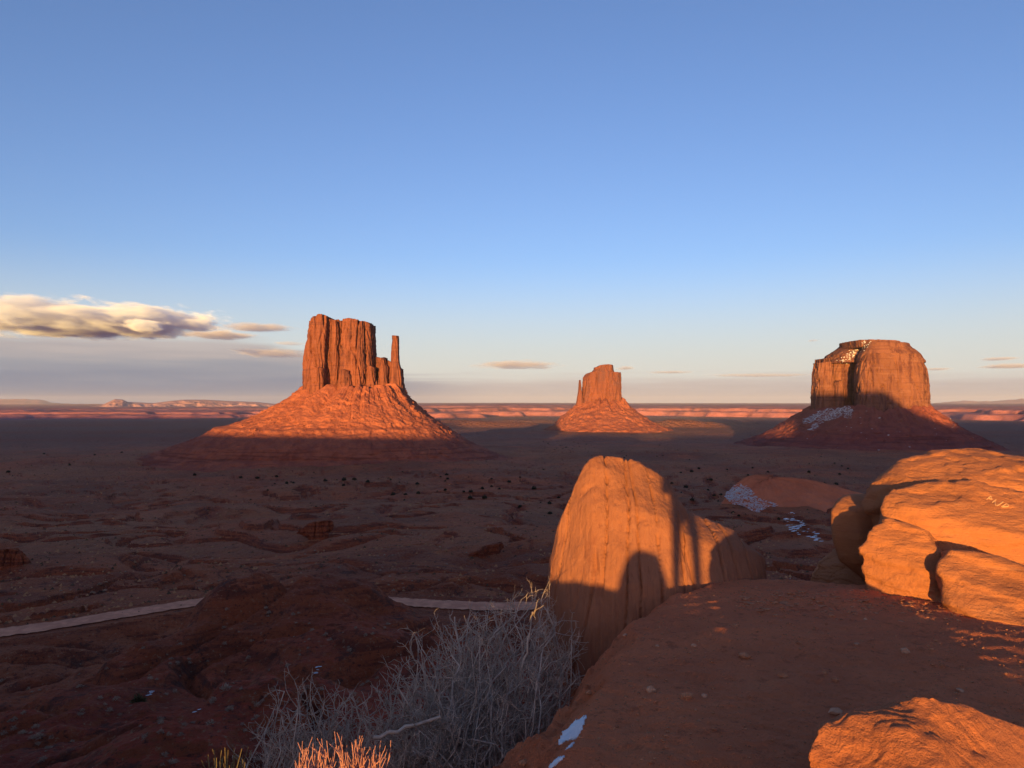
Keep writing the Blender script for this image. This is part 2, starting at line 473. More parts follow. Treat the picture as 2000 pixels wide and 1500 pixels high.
# ------------------------------------------------------------------ lofted rocks
def loft(T, XL, XR, YF, YB, Z0, ztop, n, m, power=2.6, cap=8, jitter=None, dense_top=1.0):
    """Closed rock from stacked slices. T 0..1 bottom to top; ztop(x) -> height of the top at x. Returns V grid (m+cap, n, 3), normals (xy), t."""
    tt = np.linspace(0, 1, m) ** (1.0 / dense_top)
    th = np.linspace(0, 2 * np.pi, n, endpoint=False)
    # even spacing along the superellipse
    c, s = np.cos(th), np.sin(th)
    ex = 2.0 / power
    cx = np.sign(c) * np.abs(c) ** ex; cy = np.sign(s) * np.abs(s) ** ex
    per = np.concatenate([[0], np.cumsum(np.hypot(np.diff(np.append(cx, cx[0])) * (XR[0] - XL[0]), np.diff(np.append(cy, cy[0])) * (YB[0] - YF[0])))])
    th = np.interp(np.linspace(0, per[-1], n, endpoint=False), per, np.append(th, 2 * np.pi))
    c, s = np.cos(th), np.sin(th)
    cx = np.sign(c) * np.abs(c) ** ex; cy = np.sign(s) * np.abs(s) ** ex
    xl, xr, yf, yb = (np.interp(tt, T, q) for q in (XL, XR, YF, YB))
    k = 1 - np.linspace(0, 1, cap + 1)[1:]
    shr = np.concatenate([np.ones(m), np.maximum(k, 0.004)])
    ext = lambda q: np.concatenate([q, np.full(cap, q[-1])])
    xl, xr, yf, yb, tt2 = ext(xl), ext(xr), ext(yf), ext(yb), ext(tt)
    X = ((xl + xr) / 2)[:, None] + ((xr - xl) / 2 * shr)[:, None] * cx[None]
    Y = ((yf + yb) / 2)[:, None] + ((yb - yf) / 2 * shr)[:, None] * cy[None]
    nx, ny = np.broadcast_to(c, X.shape), np.broadcast_to(s, X.shape)
    tcol = np.broadcast_to(tt2[:, None], X.shape)
    Z = Z0 + (ztop(X) - Z0) * tcol
    w = np.broadcast_to(shr[:, None], X.shape)
    return X, Y, Z, nx, ny, tcol, w


def loft_mesh(name, X, Y, Z, mat, parent):
    n, m = X.shape
    V = np.stack([X, Y, Z], -1).reshape(-1, 3)
    F = grid_faces(n, m, True)
    return child(name, V, [F, np.arange((n - 1) * m, n * m)[None]], mat, parent)


def cliff_disp(X, Y, Z, nx, ny, t, w, u, amp=1.0, seed=0.0):
    """vertical joints, thin beds and roughness of sandstone cliffs; u = metres per survey pixel"""
    s = seed
    big = fbm3(X / (26 * u) + s, Y / (26 * u), Z / (170 * u), 3) * 4.4
    jo = np.abs(perlin3(X / (15 * u) + s + 7, Y / (15 * u), Z / (190 * u)))
    crack = -np.clip(1 - jo / 0.085, 0, 1) ** 0.8 * 7.0
    jo2 = np.abs(perlin3(X / (6.5 * u) + s + 31, Y / (6.5 * u), Z / (70 * u)))
    crack2 = -np.clip(1 - jo2 / 0.13, 0, 1) * 3.8
    wob = perlin3(X / (40 * u) + s, Y / (40 * u), Z / (40 * u))
    beds = perlin2(Z / (6.0 * u) + wob * 0.7 + s, Z * 0 + 3.3) * 0.7
    foot = sstep(0.24, 0.05, t)
    beds2 = perlin2(Z / (2.8 * u) + wob, Z * 0 + 8.1) * 1.8 * (foot + 0.8 * sstep(0.86, 0.97, t))
    fine = fbm3(X / (5 * u) + s, Y / (5 * u), Z / (9 * u), 4, 0.55) * 1.1
    d = (big + crack + crack2 + beds + beds2 + fine) * u * amp
    d = d * np.clip(w, 0.15, 1)
    top = sstep(0.9, 1.0, t)
    return X + nx * d, Y + ny * d, Z + top * fbm3(X / (7 * u), Y / (7 * u), Z * 0 + s, 3) * 1.6 * u * amp


def pillar(name, D, depth, prof, top, base_py, mat, parent, n, m, u, power=3.0, amp=1.0, seed=0.0, edge=(0.1, 0.1), shear=0.0):
    """prof: list of (py, px_left, px_right) at forward distance D; top: list of (px, py) of the summit line; depth: front offset, thickness"""
    front, thick = depth
    prof = sorted(prof, key=lambda q: -q[0])
    pys = np.array([q[0] for q in prof], float)
    xl = at([q[1] for q in prof], pys, D + front + edge[0] * thick)[0]; xr = at([q[2] for q in prof], pys, D + front + edge[1] * thick)[0]
    Dz = D + front + 0.12 * thick
    zb = float(at(1000, base_py, Dz)[2])
    tx = at([q[0] for q in top], [q[1] for q in top], Dz)
    zmax = float(np.max(tx[2]))
    zs = at(pys * 0 + 1000, pys, Dz)[2]
    T = np.clip((zs - zb) / (zmax - zb), 0, 1)
    fl = 1 + 0.0 * T
    YF = D + front + 0.10 * thick * T; YB = D + front + thick - 0.06 * thick * T
    X, Y, Z, nx, ny, t, w = loft(T, xl, xr, YF, YB, zb, lambda x: np.interp(x, tx[0], tx[2]), n, m, power)
    X = X + shear * (Y - (D + front))
    X, Y, Z = cliff_disp(X, Y, Z, nx, ny, t, w, u, amp, seed)
    return loft_mesh(name, X, Y, Z, mat, parent)


def talus(name, D, prof, dep, mat, parent, n, m, u, seed=0.0, shear=0.35, gully=1.0):
    """prof: (py, xl, xr) silhouette at D; dep: (py, front, back) distances of the slope edge from D"""
    prof = sorted(prof, key=lambda q: -q[0])
    pys = np.array([q[0] for q in prof], float)
    zs = at(pys * 0 + 1000, pys, D)[2]
    z0, z1 = zs[0], zs[-1]
    T = (zs - z0) / (z1 - z0)
    xl = at([q[1] for q in prof], pys, D)[0]; xr = at([q[2] for q in prof], pys, D)[0]
    dep = sorted(dep, key=lambda q: q[0])
    YF = D - np.interp(pys, [q[0] for q in dep], [q[1] for q in dep]); YB = D + np.interp(pys, [q[0] for q in dep], [q[2] for q in dep])
    X, Y, Z, nx, ny, t, w = loft(T, xl, xr, YF, YB, z0, lambda x: x * 0 + z1, n, m, 2.15, cap=2)
    th = np.arctan2(ny, nx)
    R = np.hypot(X - X.mean(), Y - Y.mean())
    ga = th * 22 + shear * 9 * t + fbm3(X / (60 * u), Y / (60 * u), Z / (60 * u), 2) * 1.2
    g1 = np.abs(perlin3(np.cos(th) * 9 + shear * 1.2 * t + seed, np.sin(th) * 9, t * 2.2))
    g2 = np.abs(perlin3(np.cos(th) * 24 + shear * 4 * t + seed + 9, np.sin(th) * 24, t * 4))
    lumps = fbm3(X / (14 * u) + seed, Y / (14 * u), Z / (10 * u), 5, 0.6)
    fade = sstep(0.0, 0.06, t) * sstep(1.0, 0.92, t)
    d = (-(np.clip(1 - g1 / 0.16, 0, 1)) * 3.6 * sstep(-0.3, 0.3, fbm3(X / (55 * u) + seed + 3, Y / (55 * u), Z / (55 * u), 2)) - np.clip(1 - g2 / 0.2, 0, 1) * 1.7 * sstep(-0.1, 0.35, fbm3(X / (40 * u) + seed, Y / (40 * u), Z / (40 * u), 2))) * gully + lumps * 2.8
    beds = perlin2(Z / (4.2 * u) + lumps * 0.25, Z * 0 + seed) * 2.6 * sstep(0.36, 0.24, t)
    d = (d + beds) * u * fade
    apron = fbm3(np.cos(th) * 4.5 + seed, np.sin(th) * 4.5, t * 0 + seed, 4, 0.6) * sstep(0.55, 0.97, t)
    X = X + nx * d; Y = Y + ny * d; Z = Z + lumps * 1.1 * u * fade + apron * 9.0 * u
    return loft_mesh(name, X, Y, Z, mat, parent), (X, Y, Z)


def snow_from_grid(name, grids, mask, lift, parent=None, jitter=0.0):
    """a thin crust over the faces of a surface where mask(x, y, z, px, py) holds, with real thickness"""
    X, Y, Z = grids
    n, m = X.shape
    px, py = proj(X, Y, Z)
    keep = mask(X, Y, Z, px, py)
    F = grid_faces(n, m, False)
    k = keep.ravel()[F].sum(1) >= 3
    F = F[k]
    used, inv = np.unique(F, return_inverse=True)
    F = inv.reshape(F.shape)
    V = np.stack([X, Y, Z], -1).reshape(-1, 3)[used]
    return V + np.array(lift), F


def snow_lumps(name, label, grids, mask, n, size, seed, stretch=(2.2, 1.0), rot=0.5, parent=None):
    """a broken crust of snow: many low drifts lying on a surface"""
    rs = np.random.RandomState(seed)
    X, Y, Z = grids
    px, py = proj(X, Y, Z)
    idx = np.nonzero(mask(X, Y, Z, px, py).ravel())[0]
    if not len(idx): print('no snow', label); return
    i = idx[rs.randint(0, len(idx), n)]
    P = np.stack([X.ravel()[i], Y.ravel()[i], Z.ravel()[i]], 1)
    P[:, :2] += rs.normal(0, size * 0.8, (n, 2))
    V, F = rubble('s', np.zeros((n, 3)), np.full(n, size) * rs.uniform(0.4, 1.3, n), None, seed=seed, flat=0.35)
    V = V.reshape(n, -1, 3) * np.array([stretch[0], stretch[1], 1.0])
    c, s_ = math.cos(rot), math.sin(rot)
    V = np.stack([V[..., 0] * c - V[..., 1] * s_, V[..., 0] * s_ + V[..., 1] * c, V[..., 2]], -1) + P[:, None]
    tag(link('snow', make_mesh('snow', V.reshape(-1, 3), F), M['snow']), label, kind='stuff')


def rubble(name, pts, sizes, mat, parent=None, seed=1, flat=0.75):
    """many small angular stones joined into one mesh"""
    rs = np.random.RandomState(seed)
    base = np.array([[0, 0, 1], [.9, 0, .3], [.28, .85, .35], [-.72, .53, .3], [-.72, -.53, .35], [.28, -.85, .3],
                     [.7, .5, -.55], [-.3, .8, -.6], [-.85, 0, -.5], [-.3, -.8, -.55], [.7, -.5, -.6]])
    tri = np.array([[0, 1, 2], [0, 2, 3], [0, 3, 4], [0, 4, 5], [0, 5, 1], [1, 6, 2], [2, 6, 7], [2, 7, 3], [3, 7, 8], [3, 8, 4],
                    [4, 8, 9], [4, 9, 5], [5, 9, 10], [5, 10, 1], [1, 10, 6]])
    n = len(pts)
    b = base[None] * (1 + rs.uniform(-.28, .28, (n, len(base), 3)))
    sc = np.asarray(sizes)[:, None, None] * np.stack([rs.uniform(.75, 1.3, n), rs.uniform(.75, 1.3, n), rs.uniform(.5, 1, n) * flat], -1)[:, None]
    b = b * sc
    a = rs.uniform(0, 6.28, n); ca, sa = np.cos(a)[:, None], np.sin(a)[:, None]
    x = b[..., 0] * ca - b[..., 1] * sa; y = b[..., 0] * sa + b[..., 1] * ca
    V = np.stack([x, y, b[..., 2]], -1) + np.asarray(pts)[:, None]
    F = tri[None] + (np.arange(n) * len(base))[:, None, None]
    return V.reshape(-1, 3), F.reshape(-1, 3)


# ------------------------------------------------------------------ terrain height
ROAD_Z = -46.0
_rp = np.array([(-420, 1302), (-200, 1268), (0, 1236), (100, 1223), (200, 1206), (300, 1190), (415, 1172), (500, 1162), (600, 1162), (745, 1173), (850, 1180), (950, 1185), (1040, 1184), (1200, 1176), (1400, 1160)], float)
_ru, _ry, _rz = ray(_rp[:, 0], _rp[:, 1])
_k = (ROAD_Z - EYE) / _rz
ROAD = np.stack([_ru * _k, _ry * _k], 1)
_t = np.linspace(0, 1, 420)
_s = np.concatenate([[0], np.cumsum(np.hypot(*np.diff(ROAD, axis=0).T))]); _s /= _s[-1]
ROAD = np.stack([np.interp(_t, _s, ROAD[:, 0]), np.interp(_t, _s, ROAD[:, 1])], 1)
for _ in range(60): ROAD[1:-1] = (ROAD[:-2] + 2 * ROAD[1:-1] + ROAD[2:]) / 4

LEDGE = np.array([(-60, -40), (-14, -9), (-4, -3.5), (-1.6, -0.5), (-0.55, 1.4), (0.02, 3.0), (0.34, 4.0), (0.56, 4.6), (0.78, 5.1), (1.0, 5.9), (1.5, 6.8), (2.2, 7.3), (3.2, 7.2),
                  (4.0, 6.75), (4.9, 6.9), (6.0, 8.2), (9, 9.5), (16, 9), (30, 4), (60, -10), (200, -60), (200, -200), (-200, -200)], float)


def sd_poly(x, y, P):
    """signed distance to a polygon, positive inside"""
    d = np.full(np.shape(x), 1e18); inside = np.zeros(np.shape(x), bool)
    for i in range(len(P)):
        a, b = P[i], P[(i + 1) % len(P)]
        e = b - a
        t = np.clip(((x - a[0]) * e[0] + (y - a[1]) * e[1]) / (e @ e), 0, 1)
        d = np.minimum(d, (x - a[0] - t * e[0]) ** 2 + (y - a[1] - t * e[1]) ** 2)
        c = ((a[1] > y) != (b[1] > y)) & (x < (b[0] - a[0]) * (y - a[1]) / (b[1] - a[1] + 1e-12) + a[0])
        inside ^= c
    d = np.sqrt(d)
    return np.where(inside, d, -d)


ZB = [(5, -16), (30, -19.5), (50, -25), (80, -32), (120, -40), (160, -46), (300, -62), (600, -88), (1000, -103), (1200, -106.5), (1600, -108), (2050, -121), (2500, -131), (4000, -143), (8000, -190), (12000, -255), (16000, -255), (80000, -255)]
ZB_R = np.log([q[0] for q in ZB]); ZB_Z = np.array([q[1] for q in ZB], float)
MOUNDS = [(600, 128, 26, 15, 9.5), (690, 138, 12, 9, 4.5), (470, 132, 12, 10, 5.0), (300, 112, 12, 9, 4.5), (700, 112, 13, 9, 4.0), (180, 95, 10, 8, 2.5), (520, 78, 11, 8, 3.0), (320, 66, 9, 6, 2.2),
          (1540, 62, 14, 9, 5.0), (1560, 105, 22, 12, 5.0), (60, 90, 10, 7, 2.0), (1380, 300, 60, 35, 9), (1650, 420, 80, 40, 9), (1500, 250, 60, 26, 6), (950, 330, 50, 25, 4),
          (60, 330, 60, 24, 6), (560, 480, 70, 30, 6), (820, 520, 70, 30, 6), (300, 900, 160, 60, 8), (1320, 4300, 260, 110, 46), (1375, 4650, 200, 100, 30), (1460, 4900, 220, 110, 30), (960, 4700, 380, 130, 34), (880, 5300, 500, 170, 40), (1020, 5800, 420, 180, 36), (900, 1050, 200, 60, 9), (700, 860, 160, 50, 7)]


RIM_L = [-8000, -2200, -1950, -1300, -920, -340, -300, -60, -38, 48, 70, 400, 430, 640, 700, 790, 850, 910, 8000]
RIM_H = [275, 275, 105, 100, 2, -2, 14, 12, -4, -4, 12, 14, 141, 141, 90, 40, 60, 205, 235]


def plateau(x, y):
    """the tableland behind the viewpoint: rim, buttes and mesas that shade the valley"""
    sx, sy = math.sin(SUN_AZ), math.cos(SUN_AZ)
    d = -(x * sx + y * sy); l = x * sy - y * sx
    h = np.interp(l, RIM_L, RIM_H)
    crest = EYE + h + TAN_EL * 750
    far = sstep(560, 740, d + 60 * perlin2(l / 150, d / 300))
    low = np.clip(0.004 * (d - 40), -0.4, 6) * np.ones_like(l) - 0.5 * sstep(10, 40, d)
    z = low + (crest - low) * far
    rim = 6 + np.abs(l) * 0.28 + 14 * perlin2(l / 40, l * 0)
    return z, d - np.minimum(rim, 260)


SHADE_BANK_L = [-9, -3, -1.35, -1.15, -1.0, -0.76, -0.53, -0.40, -0.2, 0.3, 0.42, 0.9, 1.5, 2.2, 2.6, 3.5, 6, 12]
SHADE_BANK_H = [0.05, 0.10, 0.15, 0.20, 0.225, 0.275, 0.272, 0.245, 0.28, 0.30, 0.295, 0.285, 0.282, 0.285, 0.28, 0.26, 0.25, 0.2]


def height(x, y):
    x = np.asarray(x, float); y = np.asarray(y, float)
    r = np.maximum(np.hypot(x, y), 5)
    z = np.interp(np.log(r), ZB_R, ZB_Z)
    z = z + fbm2(x / 42 + 3, y / 42, 5) * 3.4 * sstep(22, 60, r) * sstep(520, 180, r)
    rid = np.abs(perlin2(x / 21 + fbm2(x / 40, y / 40, 2) * .6, y / 21 + 5))
    z = z - np.clip(1 - rid / 0.22, 0, 1) ** 1.5 * 2.4 * sstep(30, 55, r) * sstep(420, 150, r)
    z = z + fbm2(x / 210 + 9, y / 170, 6, 0.52) * 8.0 * sstep(150, 420, r) * sstep(5200, 1800, r)
    rid2 = np.abs(perlin2(x / 75 + 40, y / 60 + fbm2(x / 120, y / 120, 2) * .8))
    z = z - np.clip(1 - rid2 / 0.16, 0, 1) ** 1.4 * 6.0 * sstep(180, 300, r) * sstep(1500, 700, r)
    z = z + fbm2(x / 1700, y / 1300, 4) * 9 * sstep(1500, 4200, r)
    z = z + fbm2(x / 6 + 1, y / 6, 4, 0.6) * 0.5 * sstep(25, 40, r) * sstep(400, 150, r)
    for px, D, rx, ry, hh in MOUNDS:
        cx = (px - 1000) / FPX * D
        q = ((x - cx) / rx) ** 2 + ((y - D) / ry) ** 2
        ok = q < 9
        if np.any(ok): z = z + np.where(ok, hh * np.exp(-q) * (1 + 0.25 * perlin2(x / (rx * .4), y / (ry * .5))), 0)
    # horizontal ledges of bedded rock
    step = 3.2
    zz = (z + 0.8 * perlin2(x / 60, y / 60)) / step
    fr = zz - np.floor(zz)
    ter = (np.floor(zz) + sstep(0.74, 0.97, fr)) * step
    mk = sstep(-0.05, 0.28, perlin2(x / 130 + 77, y / 90)) * sstep(110, 220, r) * sstep(3000, 1300, r) * 0.95
    z = z + (ter - zz * step) * mk
    # road bed
    near = (r > 90) & (r < 330) & (y > 40)
    if np.any(near):
        xn, yn = x[near], y[near]
        best = np.full(xn.shape, 1e9)
        for i in range(0, len(ROAD) - 3, 3):
            a, b = ROAD[i], ROAD[i + 3]; e = b - a
            t = np.clip(((xn - a[0]) * e[0] + (yn - a[1]) * e[1]) / (e @ e), 0, 1)
            best = np.minimum(best, (xn - a[0] - t * e[0]) ** 2 + (yn - a[1] - t * e[1]) ** 2)
        best = np.sqrt(best)
        k = sstep(17, 5.6, best)
        zn = z[near]; z[near] = zn * (1 - k) + (ROAD_Z - 0.12) * k + 0.35 * sstep(5.0, 6.2, best) * sstep(8.5, 6.5, best)
    # tableland behind
    pz, din = plateau(x, y)
    kb = sstep(-18, 10, din)
    z = np.where(din > -18, z * (1 - kb) + pz * kb, z)
    # the ledge at the viewpoint
    near = r < 60
    if np.any(near):
        xn, yn = x[near], y[near]
        s = sd_poly(xn, yn, LEDGE) + 0.10 * perlin2(xn * 1.6, yn * 1.6) + 0.04 * perlin2(xn * 5, yn * 5)
        o = np.maximum(-s, 0)
        top = 0.035 * fbm2(xn * 0.9, yn * 0.9, 3) + 0.016 * fbm2(xn * 4, yn * 6, 5, 0.62) - 0.05 * sstep(0.7, 0.0, s) - 0.4 * 0
        leftside = sstep(5.6, 4.2, yn) * sstep(1.5, 0.9, xn)
        drop = (0.15 * o + 0.70 * o + 0.05 * o ** 2) * leftside + (1.0 * o + 0.9 * o ** 2) * (1 - leftside)
        side = 0.22 * fbm2(xn * 1.7 + 4, yn * 1.7, 4) * sstep(0, 0.6, o) + 0.05 * fbm2(xn * 7, yn * 7, 4, 0.6) * sstep(0, .2, o)
        lz = top - drop + side
        # unseen earth bank added behind the viewpoint, its crest shaped to shade the ledge
        sx, sy = math.sin(SUN_AZ), math.cos(SUN_AZ)
        dd = -(xn * sx + yn * sy); ll = xn * sy - yn * sx
        bank = np.interp(ll, SHADE_BANK_L, SHADE_BANK_H) + TAN_EL * 3.2
        e = np.exp(-((dd - 3.2) / 0.7) ** 4)
        lz = np.where(e > 0.02, np.maximum(lz, bank * e), lz)
        z[near] = np.where((lz > z[near]) | (s > 0), lz, z[near])
    return z


def angles(dense, lo, hi, coarse):
    a = np.arange(lo, hi, dense)
    b = np.arange(hi, 360 + lo, coarse)
    return np.radians(np.concatenate([a, b]))


def polar_ground(name, radii, ang, mat):
    R, A = np.meshgrid(radii, ang, indexing='ij')
    X, Y = R * np.sin(A), R * np.cos(A)
    Z = height(X.ravel(), Y.ravel()).reshape(X.shape)
    me = make_mesh(name, np.stack([X, Y, Z], -1), grid_faces(len(radii), len(ang), True)[:, ::-1])
    return link(name, me, mat), (X, Y, Z)


def valley_radii():
    r, out = 27.0, []
    while r < 13000:
        out.append(r)
        h = abs(np.interp(math.log(r), ZB_R, ZB_Z))
        dr = 1.05 / 739 * r * r / h
        if r < 42: dr = max(dr, 0.8)
        r += min(max(dr, 0.2), 0.013 * r)
    return np.array(out)


VR = valley_radii()
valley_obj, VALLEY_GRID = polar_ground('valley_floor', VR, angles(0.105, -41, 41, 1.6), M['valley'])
tag(valley_obj, 'shadowed red desert valley floor with scrub, low ledges and gullies', kind='structure')

_lr = [0.25, 0.6, 1.0, 1.5, 2.0, 2.4]
while _lr[-1] < 26.8:
    q = _lr[-1]
    _lr.append(q + (max(0.012, q * q / 1.9 / 739) if q < 9 else 0.35 + 0.03 * q))
ledge_obj, LEDGE_GRID = polar_ground('ledge_ground', np.array(_lr), angles(0.15, -32, 42, 1.0), M['ledge'])
tag(ledge_obj, 'bare trodden red dirt ledge in the foreground', kind='structure')

# ------------------------------------------------------------------ road
def build_road():
    P = ROAD
    d = np.gradient(P, axis=0); d /= np.linalg.norm(d, axis=1)[:, None]
    nrm = np.stack([-d[:, 1], d[:, 0]], 1)
    q = np.arange(len(P))
    w = 3.3 + 0.5 * perlin2(q / 14.0, q * 0.0)
    off = np.linspace(-1, 1, 17)
    X = P[:, 0, None] + nrm[:, 0, None] * w[:, None] * off; Y = P[:, 1, None] + nrm[:, 1, None] * w[:, None] * off
    rag = np.abs(off) > 0.95
    X = X + rag * nrm[:, 0, None] * (0.7 * fbm2(q / 3.0, q * 0 + 2.2, 3))[:, None] * np.sign(off); Y = Y + rag * nrm[:, 1, None] * (0.7 * fbm2(q / 3.0, q * 0 + 7.7, 3))[:, None] * np.sign(off)
    Z = np.full(X.shape, ROAD_Z + 0.10) + 0.05 * (1 - off ** 2) - 0.04 * np.exp(-((np.abs(off) - 0.45) / 0.12) ** 2) + 0.02 * perlin2(X / 3, Y / 3)
    o = link('dirt_road', make_mesh('dirt_road', np.stack([X, Y, Z], -1), grid_faces(len(P), 17)), M['road'])
    tag(o, 'pale graded dirt road crossing the valley below the ledge', kind='structure')


build_road()


# ------------------------------------------------------------------ distant mesas and ridges
def far_patch(name, r0, r1, nr, a0, a1, na, hfun, mat, label):
    r = np.geomspace(r0, r1, nr) if nr != 300 else np.concatenate([np.linspace(r0, 18500, 330), np.geomspace(18600, r1, 50)]); nr = len(r); a = np.radians(np.linspace(a0, a1, na))
    R, A = np.meshgrid(r, a, indexing='ij')
    X, Y = R * np.sin(A), R * np.cos(A)
    o = link(name, make_mesh(name, np.stack([X, Y, hfun(X, Y, R, A)], -1), grid_faces(nr, na)[:, ::-1]), mat)
    return tag(o, label, kind='structure')


def mesa_h(X, Y, R, A):
    edge = 12900 + 1500 * fbm2(X / 3500, Y / 3500, 5) + 700 * np.sin(A * 9)
    k = sstep(-40, 110, R - edge)
    k2 = sstep(2500, 2900, R - edge + 900 * fbm2(X / 2500 + 5, Y / 2500, 4))
    top = np.interp(np.degrees(A), [-60, -38, -14, -9, 3, 8, 20, 60], [-175, -175, -165, -118, -112, -120, -116, -120])
    z = -262 + (top + 262) * (0.62 * k ** 0.7 + 0.38 * sstep(700, 790, R - edge + 250 * fbm2(X / 900, Y / 900, 4)))
    z = z + k2 * np.interp(np.degrees(A), [-60, -14, 0, 8, 60], [30, 35, 45, 20, 10])
    return z + 9 * fbm2(X / 420, Y / 420, 5, 0.6) * (0.3 + k)


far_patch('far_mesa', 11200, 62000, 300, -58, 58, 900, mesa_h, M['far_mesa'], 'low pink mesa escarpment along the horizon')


def ridge_h(X, Y, R, A):
    a = np.degrees(A)
    px = 1000 + FPX * np.tan(A)
    top = np.interp(px, [150, 200, 215, 225, 240, 250, 300, 335, 360, 400, 440, 500, 540, 580, 640], [797, 790, 784, 780, 781, 785, 787, 783, 781, 781, 783, 785, 789, 795, 800])
    zt = EYE + (HORIZON - top) / FPX * 24500
    k = sstep(21500, 24200, R) * sstep(27500, 25200, R)
    rg = np.abs(fbm2(X / 900 + 4, Y / 900, 5, 0.55))
    return -262 + (zt + 262) * np.clip(k * (1 - 0.5 * rg * sstep(1.0, 0.7, k)), 0, 1.02) - 120 * rg * k * (1 - k)


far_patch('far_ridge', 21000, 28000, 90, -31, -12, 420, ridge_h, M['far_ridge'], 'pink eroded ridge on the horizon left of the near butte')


def mount_h(X, Y, R, A):
    px = 1000 + FPX * np.tan(A)
    top = np.interp(px, [-900, -300, 0, 30, 80, 100, 200, 900, 1750, 1850, 1880, 1930, 2000, 2100, 2400, 3200], [784, 782, 781, 780, 781, 786, 792, 795, 793, 785, 783, 784, 780, 781, 783, 786])
    top = top + 1.3 * perlin2(px / 14, px * 0) + 0.6 * perlin2(px / 5, px * 0)
    zt = EYE + (HORIZON - top) / FPX * 60000
    k = sstep(54000, 60000, R) * sstep(68000, 61000, R)
    return -300 + (zt + 300) * k + 40 * fbm2(X / 2500, Y / 2500, 4) * k * (1 - k)


far_patch('far_mountains', 52000, 69000, 60, -52, 52, 700, mount_h, M['far_ridge'], 'faint hazy mountains beyond the mesas on the horizon')

